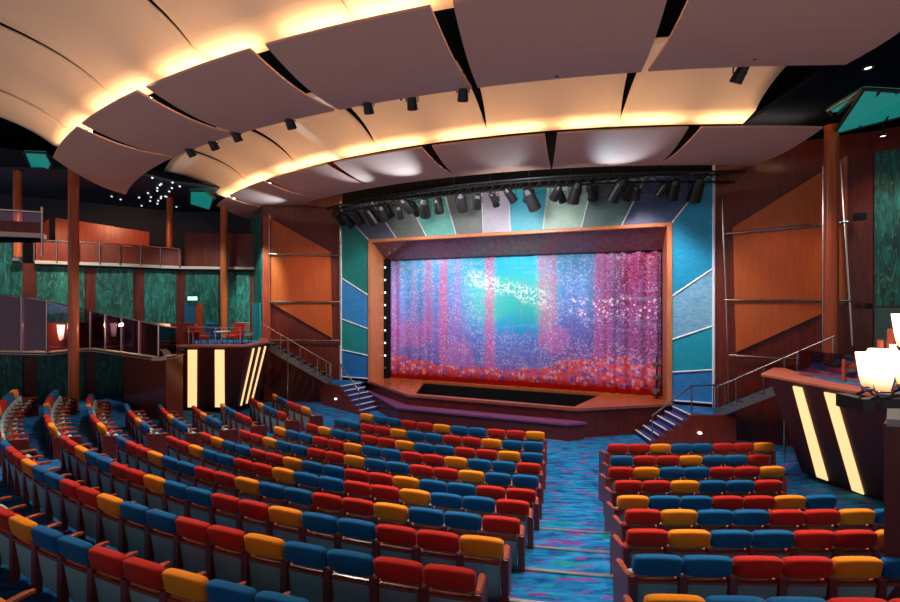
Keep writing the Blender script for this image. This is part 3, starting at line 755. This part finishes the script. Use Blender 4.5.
rails(LS, [((270, 254.5), (341, 256)), ((270, 302), (341, 302)), ((270, 340), (341, 340))], [((271, 215), (271, 345)), ((341, 215), (341, 345))], 'left')
rails(RS, [((725, 234.5), (846, 223)), ((724, 300), (848, 301)), ((729, 354.5), (835, 361))], [((722, 200), (729, 415)), ((839, 165), (850, 345))], 'right')

# right teal wall beyond the corner
A, B = WR[2], WR[3]
wall_panel(874, 925, 149, 306, (A, B), 'teal patterned wall panel at the right edge above the lamps')
wall_panel(874, 925, 308, 420, (A, B), 'plain grey-green wall panel at the right edge behind the lamps', 'grey_panel')
a, b = WR[1], WR[2]
tag(MB().box((12.36, 12.55, 4.55), (.22, .03, .16)).build('wall_speaker', 'black_metal'), 'small black box on the red wall right of the copper column', 'wall box')
tag(MB().box((12.15, 12.6, 7.2), (.22, .2, .2)).build('wall_lamp', 'black_metal'), 'small black lamp high on the wall by the copper column', 'wall lamp')

# ------------------------------------------------------------------ columns
def column(px, D, r, z0, z1, label, wn='column_wood'):
    x = (px - 450) * D / F
    root = empty('column', (x, D, z0), label, 'column')
    keep(MB().lathe([(r, 0), (r, z1 - z0)], (x, D, z0), 24).build('shaft', wn, smooth=True), root)
    keep(MB().lathe([(0, -.0), (r * 1.25, 0), (r * 1.25, .12), (r, .16)], (x, D, z0), 24).build('base', 'chrome'), root)
    return root
column(73.5, 15.2, .155, .6, 9.4, 'tall dark copper column left of the stage, rising past both balconies')
column(224, 20.1, .16, 2.9, 9.15, 'slim copper column standing in the left side box')
column(831.5, 12.1, .165, 0, 9.7, 'tall copper column in front of the right orange wall')
column(17.5, 17.0, .13, 6.3, 9.9, 'short copper column on the upper balcony at the left edge')
column(170, 21.4, .15, 6.3, 9.9, 'copper column at the right end of the upper balcony')
tag(MB().tube((-.0 + (823.5 - 450) * 12.3 / F, 12.3, .5), ((823.5 - 450) * 12.3 / F, 12.3, 8.6), .035).build('pole', 'chrome'), 'thin grey pole beside the tall copper column right of the stage', 'pole')

# ------------------------------------------------------------------ upper balcony (left)
ub = empty('upper_balcony', (-14.6, 18.8, 6.2), 'upper balcony on the left with red wood front, posts and top rail', 'balcony')
UL = [(-16.9, 17.3), (-14.5, 18.7), (-12.85, 20.2)]
def strip(pts, z0, z1, th, m, nm, root, zs=None, bevel=0.):
    for a, b in zip(pts, pts[1:]):
        a, b = Vector(a), Vector(b); d = (b - a).normalized(); n = Vector((-d.y, d.x)) * th
        keep(MB().prism([(a.x, a.y, z0), (b.x, b.y, z0), (b.x, b.y, z1), (a.x, a.y, z1)], (n.x, n.y, 0)).build(nm, m, bevel=bevel), root)
strip(UL, 6.22, 6.36, .25, 'pale_trim', 'trim', ub)
strip([(p[0] + .04, p[1] + .05) for p in UL], 6.36, 7.12, .06, 'red_mahogany', 'fascia', ub)
keep(MB().path([(*p, 7.18) for p in UL], .035).build('top_rail', 'chrome'), ub)
for a, b, n in ((UL[0], UL[1], 4), (UL[1], UL[2], 3)):
    for i in range(n + 1):
        f = i / n; x, y = a[0] + (b[0] - a[0]) * f, a[1] + (b[1] - a[1]) * f
        keep(MB().tube((x, y - .03, 6.3), (x, y - .03, 7.2), .025).build('post', 'chrome'), ub)
keep(MB().prism([(-16.9, 17.3, 6.15), (-14.5, 18.7, 6.15), (-12.85, 20.2, 6.15), (-9.4, 20.6, 6.15), (-9, 25, 6.15), (-21, 22, 6.15)], (0, 0, .08)).build('deck', 'dark_ceiling'), ub)
keep(MB().prism([(-16.9, 17.35, 6.36), (-17.6, 18.6, 6.36), (-17.6, 18.6, 8.3), (-16.9, 17.35, 7.6)], (.03, .03, 0)).build('end_panel', 'red_wood'), ub)
tag(MB().prism([(-18.2, 19.6, 6.3), (-15.5, 21.9, 6.3), (-15.5, 21.9, 8.25), (-18.2, 19.6, 8.55)], (-.08, .12, 0)).build('partition', 'red_wood'), 'lit red wood partition standing behind the upper balcony front', 'partition')
strip([(-12.85, 20.25), (-9.55, 20.75)], 6.22, 6.36, .2, 'pale_trim', 'trim', ub)
tag(MB().prism([(-12.8, 20.5, 6.36), (-9.5, 20.9, 6.36), (-9.5, 20.9, 8.0), (-12.8, 20.5, 8.0)], (0, .15, 0)).build('partition', 'mahogany'), 'dark red wood wall above the trim beside the slim column', 'partition')
for i, f in enumerate((.12, .28, .44, .60, .76, .9)):
    x, y = -16.6 + 3.4 * f, 18.1 + 2.4 * f
    t = empty('tub_chair', (x, y, 6.23), f'low red tub chair on the upper balcony, {ORD[i]} from the left', 'chair', 'chairs on the upper balcony')
    keep(MB().lathe([(0, 0), (.26, 0), (.28, .42), (0, .42)], (x, y, 6.23), 12).build('seat', 'red_fabric'), t)
    keep(MB().lathe([(.30, .3), (.33, 1.0), (.27, 1.0), (.25, .3)], (x, y, 6.23), 12).build('backrest', 'red_seat_fabric'), t)
nb = empty('side_balcony', (-12.2, 12.2, 6.5), 'nearer balcony corner with glass rail at the far left edge', 'balcony')
NB = [(-13.6, 11.7), (-11.95, 12.45)]
strip(NB, 6.55, 6.68, .3, 'pale_trim', 'trim', nb); strip([(p[0], p[1] + .04) for p in NB], 6.68, 7.0, .05, 'mahogany', 'fascia', nb)
strip([(p[0], p[1] + .04) for p in NB], 7.0, 7.28, .02, 'balustrade_glass', 'glass_pane', nb)
keep(MB().path([(*p, 7.3) for p in NB], .03).build('top_rail', 'chrome'), nb)
keep(MB().tube((-11.95, 12.45, 6.0), (-11.95, 12.45, 7.45), .03).build('post', 'chrome'), nb)
keep(MB().prism([(-14.6, 11.75, 6.5), (-12.0, 12.5, 6.5), (-12.6, 13.1, 6.5), (-16, 13.1, 6.5)], (0, 0, .06)).build('deck', 'dark_ceiling'), nb)

# ------------------------------------------------------------------ glazed gallery (mezzanine, left)
gal = empty('gallery', (-13, 15, 2.7), 'zigzag wood gallery with sloping glass balustrade on the left', 'gallery')
Q = [(-18.2, 16.2), (-14.9, 15.7), (-14.4, 17.0), (-9.74, 14.2), (-9.66, 15.0)]
QZ = [5.1, 4.72, 4.30, 3.90, 3.76]
strip(Q, 2.70, 2.82, .25, 'pale_trim', 'trim', gal)
keep(MB().prism([(*q, 2.72) for q in Q] + [(-9.9, 16.5, 2.72), (-9.6, 20.5, 2.72), (-13, 20.4, 2.72), (-14.6, 18.9, 2.72), (-17.2, 17.4, 2.72), (-18.3, 16.8, 2.72)], (0, 0, .06)).build('deck', 'mahogany'), gal)
for i, (a, b) in enumerate(zip(Q, Q[1:])):
    nseg = (3, 1, 4, 1)[i]
    for k in range(nseg):
        f0, f1 = k / nseg, (k + 1) / nseg; P = lambda f: (a[0] + (b[0] - a[0]) * f, a[1] + (b[1] - a[1]) * f); Z = lambda f: QZ[i] + (QZ[i + 1] - QZ[i]) * f
        p, q = P(f0 + .01), P(f1 - .01)
        keep(MB().prism([(*p, 2.85), (*q, 2.85), (*q, Z(f1) - .03), (*p, Z(f0) - .03)], (0, .02, 0)).build('glass_pane', 'balustrade_glass'), gal)
        keep(MB().tube((*P(f0), 2.8), (*P(f0), Z(f0) + .02), .022).build('mullion', 'chrome'), gal)
        keep(MB().tube((*P(f0), Z(f0)), (*P(f1), Z(f1)), .025).build('handrail', 'chrome'), gal)
KW = [(-18.1, 16.8), (-14.7, 16.5), (-13.9, 17.9), (-10.4, 15.8), (-9.9, 16.5)]
strip(KW, 2.78, 3.85, .08, 'red_mahogany', 'knee_wall', gal)
# wood pier under the gallery
mb = MB(); pier = [(-13.4, 17.45), (-9.85, 14.75), (-9.8, 15.6), (-11.05, 17.3), (-12.6, 18.6)]
struct(mb.flat(pier, 0, 2.72).build('wall_gallery', 'red_mahogany'))
def sconce(x, y, z, label, s=1.):
    t = empty('wall_sconce', (x, y, z), label, 'wall lamp', 'glowing tapered wall lamps')
    keep(MB().lathe([(.06 * s, 0), (.085 * s, .22 * s), (.12 * s, .58 * s), (.11 * s, .58 * s), (.075 * s, .22 * s), (.05 * s, 0)], (x, y, z), 16).build('lamp_shade', 'shade_glow', smooth=True), t)
    keep(MB().lathe([(0, -.05 * s), (.07 * s, -.04 * s), (.10 * s, 0), (0, .02 * s)], (x, y, z), 12).build('cup', 'chrome', smooth=True), t)
    keep(MB().tube((x, y, z - .03), (x, y + .25, z - .08), .02).build('arm', 'chrome'), t)
    l = bpy.data.lights.new('lamp_light', 'POINT'); l.energy = 50; l.color = (1, .55, .3); l.shadow_soft_size = .08
    lo = bpy.data.objects.new('lamp_light', l); COL.objects.link(lo); lo.location = (x, y - .25, z + .5)
    return t
def onray(px, D): return (px - 450) * D / F
sconce(onray(61, 16.35), 16.35, EYE - 1.5, 'glowing tapered lamp behind the glass, left of the tall dark copper column')
sconce(onray(130, 16.35), 16.35, EYE - 1.58, 'glowing tapered lamp behind the glass, right of the tall dark copper column')

# ------------------------------------------------------------------ side boxes with light strips
def side_box(top, base, ztop, zbase, strips, label, name='side_box', capw=.45):
    root = empty(name, (*top[0], zbase), label, 'side box', 'raised side boxes')
    mb = MB()
    for i in range(len(top) - 1):
        a, b, c, d = Vector((*base[i], zbase)), Vector((*base[i + 1], zbase)), Vector((*top[i + 1], ztop)), Vector((*top[i], ztop))
        n = (b - a).cross(d - a).normalized() * .06
        if n.dot(-a) > 0: n = -n
        mb.prism([a, b, c, d], n)
    keep(mb.build('slanted_wall', 'mahogany_dark'), root)
    for (i, f0, f1, g0, g1) in strips:
        a, b, c, d = Vector((*base[i], zbase)), Vector((*base[i + 1], zbase)), Vector((*top[i + 1], ztop)), Vector((*top[i], ztop))
        L = lambda f, h: (a + (b - a) * f) * (1 - h) + (d + (c - d) * f) * h
        n = (b - a).cross(d - a).normalized() * .03
        if n.dot(-a) < 0: n = -n
        p = [L(f0, .03), L(f1, .03), L(g1, .965), L(g0, .965)]
        keep(MB().prism(p, n).build('light_strip', 'strip_glow'), root)
        q = [L(f0, .16), L(f1, .16), L(f1, .165), L(f0, .165)]
    return root
wood('mahogany_dark', (.085, .010, .008), (.15, .018, .012), .5)
# left
T = [(-9.75, 15.55), (-7.5, 15.6), (-7.25, 17.0), (-8.1, 18.6)]; Bs = [(-10.95, 17.4), (-8.75, 17.45), (-8.5, 18.85), (-8.93, 19.65)]
lb = side_box(T, Bs, 3.0, .3, [(0, .10, .26, .075, .22), (0, .60, .77, .51, .66), (1, .13, .19, .30, .36), (1, .38, .44, .56, .62), (1, .62, .68, .82, .88)], 'dark wood side box with glowing vertical strips left of the stage')
cap = [(-10.05, 15.45), (-7.45, 15.5), (-7.17, 16.95), (-8.0, 18.6), (-8.4, 18.6), (-7.65, 17.0), (-7.8, 15.95), (-10.05, 15.9)]
keep(MB().flat(cap, 3.0, 3.08).build('cap', 'cap_wood', bevel=.02), lb)
keep(MB().flat([(-10.0, 15.9), (-7.8, 15.95), (-7.65, 17.0), (-8.3, 18.6), (-8.6, 19.8), (-12.9, 20.3), (-11.2, 17.0)], 2.78, 2.86).build('deck', 'carpet'), lb)
# right
T = [(7.10, 9.45), (7.52, 7.55), (8.1, 5.3), (8.9, 3.0)]; Bs = [(9.35, 11.3), (9.77, 9.4), (10.35, 7.15), (11.15, 4.85)]
rb = side_box(T, Bs, 3.0, .15, [(0, .21, .345, .26, .355), (0, .617, .739, .577, .678)], 'dark wood side box with two slanted glowing strips right of the seats')
cap = [(7.02, 9.6), (7.44, 7.5), (8.0, 5.2), (8.8, 2.9), (9.3, 3.0), (8.5, 5.4), (8.0, 7.7), (7.75, 8.8), (8.2, 10.4), (8.0, 10.5)]
keep(MB().flat(cap, 3.0, 3.06).build('cap', 'cap_wood', bevel=.01), rb)
keep(MB().flat([(7.5, 9.4), (8.0, 7.7), (8.5, 5.4), (9.3, 3.0), (14, 5), (14.2, 11.2), (12.0, 12.6), (10.2, 12.0), (8.2, 10.3)], 2.8, 2.88).build('deck', 'carpet'), rb)
keep(MB().add([(7.10, 9.45, 3), (8.2, 10.4, 3), (10.3, 12.1, .15), (9.35, 11.3, .15)], [(0, 1, 2, 3)]).build('return_wall', 'mahogany_dark'), rb)
# glass screen on the right box
gs = empty('glass_screen', (7.9, 9.2, 3.1), 'purple-tinted glass screen standing on the right side box', 'glass screen')
for a, b, z0, z1 in (((7.72, 9.4), (7.95, 8.6), 3.1, 3.62), ((7.96, 8.58), (8.25, 7.75), 3.1, 3.62)):
    keep(MB().prism([(*a, z0), (*b, z0), (*b, z1), (*a, z1)], (.015, .005, 0)).build('glass_pane', 'screen_glass'), gs)
keep(MB().box((7.97, 8.60, 3.3), (.05, .08, .45)).build('clamp', 'arm_wood'), gs)

# chairs and tables in the left box and gallery
def lounge_chair(x, y, z, rz, m, label):
    t = empty('lounge_chair', (x, y, z), label, 'chair', 'chairs in the left side box', rz)
    for nm, mb in (('seat', MB().box((0, 0, .38), (.5, .5, .14))), ('backrest', MB().box((0, -.24, .68), (.5, .08, .5), mtx=Matrix.Rotation(R_(8), 3, 'X')))):
        mb.build(nm, m, t, bevel=.03)
    for sx in (-1, 1):
        for sy in (-1, 1): MB().tube((sx * .2, sy * .2, 0), (sx * .2, sy * .2, .32), .018).build('leg', 'seat_wood', t)
        MB().box((sx * .27, -.02, .55), (.05, .46, .06)).build('armrest', 'arm_wood', t)
for i, (px, D, mt, rz) in enumerate(((186, 17.2, 'red_fabric', .3), (200, 16.8, 'red_seat_fabric', -.4), (212, 17.6, 'blue_fabric', .5), (235, 17.4, 'red_seat_fabric', 3.0), (245, 18.3, 'grey_teal_fabric', .2))):
    lounge_chair(onray(px, D), D, 2.87, rz, mt, f'{["red","red","blue","orange-red","grey"][i]} armchair in the left side box, {ORD[i]} from the left')
for i, (px, D) in enumerate(((193, 16.4), (222, 16.6))):
    x = onray(px, D); t = empty('round_table', (x, D, 2.87), f'small round table in the left side box, {ORD[i]} from the left', 'table', 'tables in the left side box')
    keep(MB().lathe([(0, .62), (.30, .62), (.31, .65), (0, .66)], (x, D, 2.87), 20).build('tabletop', 'white_trim' if i else 'red_wood'), t)
    keep(MB().lathe([(.2, 0), (.2, .02), (.03, .04), (.03, .62)], (x, D, 2.87), 12).build('pedestal', 'chrome'), t)
br = empty('box_rail', (-9, 16.2, 3.1), 'slim metal rail behind the left box cap', 'handrail')
keep(MB().path([(-9.95, 16.1, 3.72), (-9.0, 16.3, 3.68), (-8.05, 16.4, 3.66)], .025).build('rail', 'chrome'), br)
for x, y in ((-9.9, 16.1), (-9.0, 16.3), (-8.1, 16.4)): keep(MB().tube((x, y, 2.86), (x, y, 3.68), .018).build('post', 'chrome'), br)

# ------------------------------------------------------------------ cluster of tulip lamps near the camera, right
D = 4.3
lc = empty('lamp_cluster', (4.4, 4.5, 3.5), 'cluster of glowing tulip glass lamps on a black bracket at the right edge', 'lamp')
mb = MB(); mb.box((4.86, 4.6, 3.60), (.5, .12, .10)); mb.box((4.14, 4.35, 3.66), (.12, .3, .14)); mb.tube((4.15, 4.3, 3.70), (4.65, 4.4, 3.72), .02)
keep(mb.build('bracket', 'black_metal', bevel=.01), lc)
for i, (px, py, dd, s) in enumerate(((867, 386, 4.15, .74), (883, 391, 4.05, .90), (878, 384, 4.6, .80), (904, 384, 4.35, .90), (903, 346, 4.3, .74))):
    x, z = onray(px, dd), EYE - (py - 301) * dd / F; tp = s * .40
    keep(MB().lathe([(.055 * s, 0), (.08 * s, .12 * s), (.118 * s, .44 * s), (.108 * s, .44 * s), (.07 * s, .12 * s), (.04 * s, .01)], (x, dd, z), 18).build('lamp_shade', 'tulip_glow' if False else 'shade_glow', smooth=True), lc)
    keep(MB().lathe([(0, -.06), (.05 * s, -.05), (.075 * s, 0), (0, .01)], (x, dd, z), 14).build('cup', 'chrome', smooth=True), lc)
    keep(MB().path([(x, dd, z - .04), (x, dd + .1, z - .10), (4.70, 4.6, 3.60)], .014).build('arm', 'black_metal'), lc)
keep(MB().path([(4.65, 4.6, 3.6), (4.66, 4.6, 4.28)], .028).build('rod', 'arm_wood'), lc)
keep(MB().path([(4.74, 4.6, 3.6), (4.78, 4.6, 4.40)], .034).build('rod', 'arm_wood'), lc)
lamp('tulip_light', 'POINT', (4.1, 4.1, 4.25), None, 26, (1, .62, .3), .15)
# black frame and mahogany pier under the lamps
pr = empty('lamp_pier', (4.9, 4.9, 2.0), 'dark wood pier carrying the lamp cluster at the right edge', 'pier')
keep(MB().prism([(4.95, 4.85, 1.2), (5.9, 4.6, 1.2), (6.1, 5.4, 1.2), (5.6, 5.4, 1.2)], (0, 0, 2.1)).build('body', 'mahogany_dark'), pr)
keep(MB().prism([(4.88, 4.75, 3.3), (5.9, 4.5, 3.3), (6.1, 5.5, 3.3), (5.66, 5.5, 3.3)], (0, 0, .08)).build('cap', 'steel'), pr)

# ------------------------------------------------------------------ ceiling rings
CC = Vector((8.5, 35.0))
def PR(R, th): a = R_(th); return (CC.x - R * math.sin(a), CC.y - R * math.cos(a))
def ring_panel(name, prof, th0f, th1f, m, th=.05, na=10, edge=None):
    """prof: list of (R, z); th0f/th1f: functions of s in 0..1 along the profile giving the end angles"""
    vs = []; n = len(prof); grow = GROW
    for dz in (0, th):
        for j, (R, z) in enumerate(prof):
            s = j / (n - 1)
            for i in range(na + 1):
                a = th0f(s) + (th1f(s) - th0f(s)) * i / na; p = PR(R + grow * max(0, a - 3), a); vs.append((p[0], p[1], z + dz))
    K = n * (na + 1); w_ = na + 1; fs = []
    for j in range(n - 1):
        for i in range(na):
            q = (j * w_ + i, j * w_ + i + 1, (j + 1) * w_ + i + 1, (j + 1) * w_ + i); fs.append(q); fs.append(tuple(k + K for k in q[::-1]))
    for j in range(n - 1):
        for i in (0, na): a = j * w_ + i; b = (j + 1) * w_ + i; fs.append((a, b, b + K, a + K))
    for i in range(na):
        for j in (0, n - 1): a = j * w_ + i; fs.append((a, a + 1, a + 1 + K, a + K))
    o = MB().add(vs, fs).build(name, m)
    for p in o.data.polygons: p.use_smooth = False
    return o
def lower_prof(Rn, Rf, zn, zf, sag, n=8):
    return [(Rn + (Rf - Rn) * i / n, zn + (zf - zn) * i / n - sag * math.sin(math.pi * i / n)) for i in range(n + 1)]
def cream_prof(Rn, ext, z0=9.86, A_=.74, k=.9, n=14):
    us = [-.55, -.25] + [ext * (i / n) ** 1.4 for i in range(n + 1)]
    return [(Rn + u, z0 + (A_ * (1 - math.exp(-u / k)) if u > 0 else .25 * u)) for u in us]
def rings(Rn, Rf, zn, zf, gaps, cgaps, ring, gn, gf, ext, skew):
    for i in range(len(gaps) - 1):
        a, b = gaps[i], gaps[i + 1]
        g0 = gn if i > 0 else 0; g1 = gn if i < len(gaps) - 2 else 0
        f0 = (lambda s, a=a, i=i: a + (gn + (gf - gn) * s) * (1 if i else 0))
        f1 = (lambda s, b=b: b - (gn + (gf - gn) * s)) if i < len(gaps) - 2 else (lambda s, b=b: b + skew * s)
        root = empty('ceiling_cloud', (*PR((Rn + Rf) / 2, (a + b) / 2), zn), f'mauve-brown curved ceiling panel in the {ring} ring, {ORD[len(gaps)-2-i]} from the left', 'ceiling panel', f'lower ceiling panels of the {ring} ring')
        root['kind'] = 'thing'
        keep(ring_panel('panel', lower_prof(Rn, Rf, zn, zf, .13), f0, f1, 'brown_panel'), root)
        keep(ring_panel('cove_light', [(Rn - .30, zn + .03), (Rn - .36, zn + .03)], (lambda s, a=a: a + gn + .30), (lambda s, b=b: b - gn - .30), 'cove_glow', .02, 8), root)
        for f in (.5,):
            p = PR(Rf + .35, a + (b - a) * f)
            keep(MB().tube((p[0], p[1], zf - .03), (p[0], p[1], zf - .01), .025, n=8).build('fixing', 'black_metal'), root)
    for i in range(len(cgaps) - 1):
        a, b = cgaps[i], cgaps[i + 1]; gw = .42 * 24 / Rn
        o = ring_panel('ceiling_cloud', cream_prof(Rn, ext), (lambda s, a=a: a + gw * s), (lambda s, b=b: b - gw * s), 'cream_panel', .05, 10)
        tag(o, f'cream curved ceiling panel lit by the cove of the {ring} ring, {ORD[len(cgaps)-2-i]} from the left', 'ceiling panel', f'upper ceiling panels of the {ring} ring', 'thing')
        for p in o.data.polygons: p.use_smooth = True
GROW = .020
rings(29.25, 27.0, 9.4, 9.16, [2.2, 10, 17, 24, 31, 38, 45.7], [6.5, 13.5, 20.5, 27.5, 34.5, 41.5, 46], 'near', .36, .14, 4.6, 6.5)
GROW = .018
rings(23.5, 21.0, 9.4, 9.18, [-4, 4.5, 13.8, 22.7, 31.7, 40.5, 49.5, 55], [.5, 9.2, 18.3, 27.3, 36.3, 45, 54], 'front', .42, .06, 2.2, 5)

# dark spotlights tucked above the near ring
def spotlight(name, loc, aim, label, group, s=1., lit=False, hang=.35):
    loc = Vector(loc); t = empty(name, loc, label, 'spotlight', group)
    d = (Vector(aim) - loc).normalized()
    keep(MB().tube(loc - d * .18 * s, loc + d * .16 * s, .095 * s, .12 * s, 12).tube(loc - d * .26 * s, loc - d * .18 * s, .05 * s, .095 * s, 12).build('housing', 'black_metal'), t)
    keep(MB().tube(loc + d * .161 * s, loc + d * .17 * s, .10 * s, n=12).build('lens', 'lens_lit' if lit else 'lens'), t)
    keep(MB().tube(loc + Vector((-.13 * s, 0, 0)), loc + Vector((-.13 * s, 0, .16 * s)), .012).tube(loc + Vector((.13 * s, 0, 0)), loc + Vector((.13 * s, 0, .16 * s)), .012)
         .tube(loc + Vector((-.13 * s, 0, .16 * s)), loc + Vector((.13 * s, 0, .16 * s)), .012).tube(loc + Vector((0, 0, .16 * s)), loc + Vector((0, 0, hang)), .015).build('yoke', 'black_metal'), t)
    return t
for i, px in enumerate((190, 213, 236, 290, 368, 412, 463, 740)):
    h = {190: 150, 213: 157, 236: 166, 290: 179, 368: 195, 412: 199, 463: 208, 740: 227}[px]
    zr_ = 4.42; Dd = F * zr_ / h; x = onray(px, Dd)
    spotlight('ceiling_spotlight', (x, Dd, EYE + zr_ - .0), (x * .7, Dd + 4, 3), f'black spotlight peeking out below the near ceiling ring, {ORD[i]} from the left', 'spotlights under the near ceiling ring', 1.0, hang=.5)

# ------------------------------------------------------------------ lighting rig in front of the portal
rig = empty('lighting_truss', (*PR(20.6, 18), 9.0), 'black lighting truss curving above the front of the stage', 'truss')
mb = MB(); A0, A1 = -4, 44; NS = 26
for (R, z) in ((20.75, 9.05), (20.35, 9.05), (20.55, 8.75)):
    mb.path([(*PR(R, A0 + (A1 - A0) * i / NS), z) for i in range(NS + 1)], .035, 6)
keep(mb.build('chords', 'black_metal'), rig); mb = MB()
for i in range(NS * 2):
    a = A0 + (A1 - A0) * i / NS / 2; b = A0 + (A1 - A0) * (i + 1) / NS / 2
    mb.tube((*PR(20.75, a), 9.05), (*PR(20.55, b), 8.75), .014, n=5).tube((*PR(20.35, b), 9.05), (*PR(20.55, a), 8.75), .014, n=5).tube((*PR(20.75, a), 9.05), (*PR(20.35, b), 9.05), .014, n=5)
keep(mb.build('lacing', 'black_metal'), rig)
mb = MB()
for i in range(13):
    p = PR(20.55, A0 + (A1 - A0) * i / 12); mb.tube((*p, 9.05), (*p, 12.2), .012, n=5)
keep(mb.build('hangers', 'black_metal'), rig)
rig2 = empty('lighting_bar', (*PR(19.6, 18), 9.0), 'black lighting bar hung just in front of the portal header', 'lighting bar')
mb = MB()
for z in (9.3, 9.0): mb.path([(*PR(19.75, -1 + 40 * i / 20), z) for i in range(21)], .03, 6)
keep(mb.build('pipes', 'black_metal'), rig2)
for i in range(16):
    p = PR(19.75, -1 + 40 * i / 15); keep(MB().tube((*p, 9.0), (*p, 9.3), .02, n=5).build('spacer', 'black_metal'), rig2)
rnd = random.Random(5); k = 0
for i in range(22):
    a = 41 - i * 1.95 + rnd.uniform(-.5, .5); p = PR(20.55, a); z = 8.45 + rnd.uniform(-.18, .10)
    q = PR(16, a + rnd.uniform(-10, 10))
    spotlight('stage_spotlight', (*p, z), (*q, rnd.uniform(2, 5)), f'black stage spotlight on the curved truss, {ORD[i]} from the left', 'spotlights on the curved truss', rnd.uniform(1.1, 2.0), hang=.33)
for i in range(11):
    a = 38 - i * 3.6 + rnd.uniform(-.6, .6); p = PR(19.75, a); z = 8.62 + rnd.uniform(-.12, .05); q = PR(14, a + rnd.uniform(-12, 12))
    spotlight('stage_spotlight', (*p, z), (*q, 3), f'black stage spotlight on the rear lighting bar, {ORD[i]} from the left', 'spotlights on the rear bar', rnd.uniform(1.1, 1.8), hang=.38)

# ------------------------------------------------------------------ ceiling stars, downlights, teal light coves
struct(MB().prism([(-32, 17, 9.95), (-13.2, 17, 9.95), (-12.2, 19, 9.95), (-8, 21, 9.95), (-8, 26, 9.95), (-32, 26, 9.95)], (0, 0, .1)).build('ceiling_left', 'navy'))
for i in range(26):
    py = rnd.uniform(178, 208); px = rnd.uniform(112, 185) - (py - 180) * .2
    Dd = F * 5.2 / (301 - py); p = (onray(px, Dd), Dd, 9.91)
    tag(MB().lathe([(0, -.03), (.035, -.015), (.045, .03), (0, .035)], p, 6).build('ceiling_star', 'star_glow'), 'tiny white star light in the dark blue ceiling beyond the near ring', 'star light', 'star lights')
for i, (px, py, Dd) in enumerate(((868, 68, 9.22), (883, 136, 12.0))):
    p = (onray(px, Dd), Dd, EYE + (301 - py) * Dd / F)
    t = empty('downlight', p, ('upper' if i == 0 else 'lower') + ' small round downlight in the dark ceiling at the right', 'downlight')
    keep(MB().lathe([(0, 0), (.06, 0), (.07, .05), (0, .05)], p, 12).build('lens', 'down_glow'), t)
    keep(MB().lathe([(.07, -.01), (.11, -.01), (.11, .06), (.07, .06)], p, 12).build('rim', 'black_metal'), t)
    keep(MB().tube((p[0], p[1], p[2] + .04), (p[0], p[1], 9.8), .03).build('stem', 'black_metal'), t)
def canopy(pts3, label, divs=0):
    t = empty('ceiling_canopy', pts3[0], label, 'light canopy', 'teal glowing ceiling canopies')
    P = [Vector(p) for p in pts3]; c = sum(P, Vector()) / len(P)
    keep(MB().prism(P, (0, 0, .06)).build('glass', 'teal_glow'), t)
    mb = MB()
    for a, b in zip(P, P[1:] + P[:1]): mb.tube(a, b, .045, n=6)
    for i in range(divs):
        f = (i + 1) / (divs + 1); mb.tube(P[0].lerp(P[1], f), P[3].lerp(P[2], f), .035, n=6)
    keep(mb.build('frame', 'black_metal'), t)
def w3(px, py, Dd): return (onray(px, Dd), Dd, EYE + (301 - py) * Dd / F)
canopy([w3(864, 89, 9.6), w3(915, 92, 9.0), w3(915, 113, 11.0), w3(834, 134, 12.2)], 'large teal glowing canopy in the dark ceiling, upper right', 2)
canopy([w3(862, 90, 9.7), w3(828, 110, 11.2), w3(834, 117, 12.0)], 'small teal canopy facet left of the large right canopy')
canopy([w3(24, 152, 16), w3(46, 153, 15), w3(52, 164, 16), w3(47, 175, 18), w3(32, 172, 18)], 'teal glowing canopy at the left tip of the near ceiling ring')
canopy([w3(190, 191, 20), w3(206, 191, 19.5), w3(214, 198, 20), w3(210, 210, 22), w3(190, 204, 22)], 'teal glowing canopy at the left tip of the front ceiling ring')
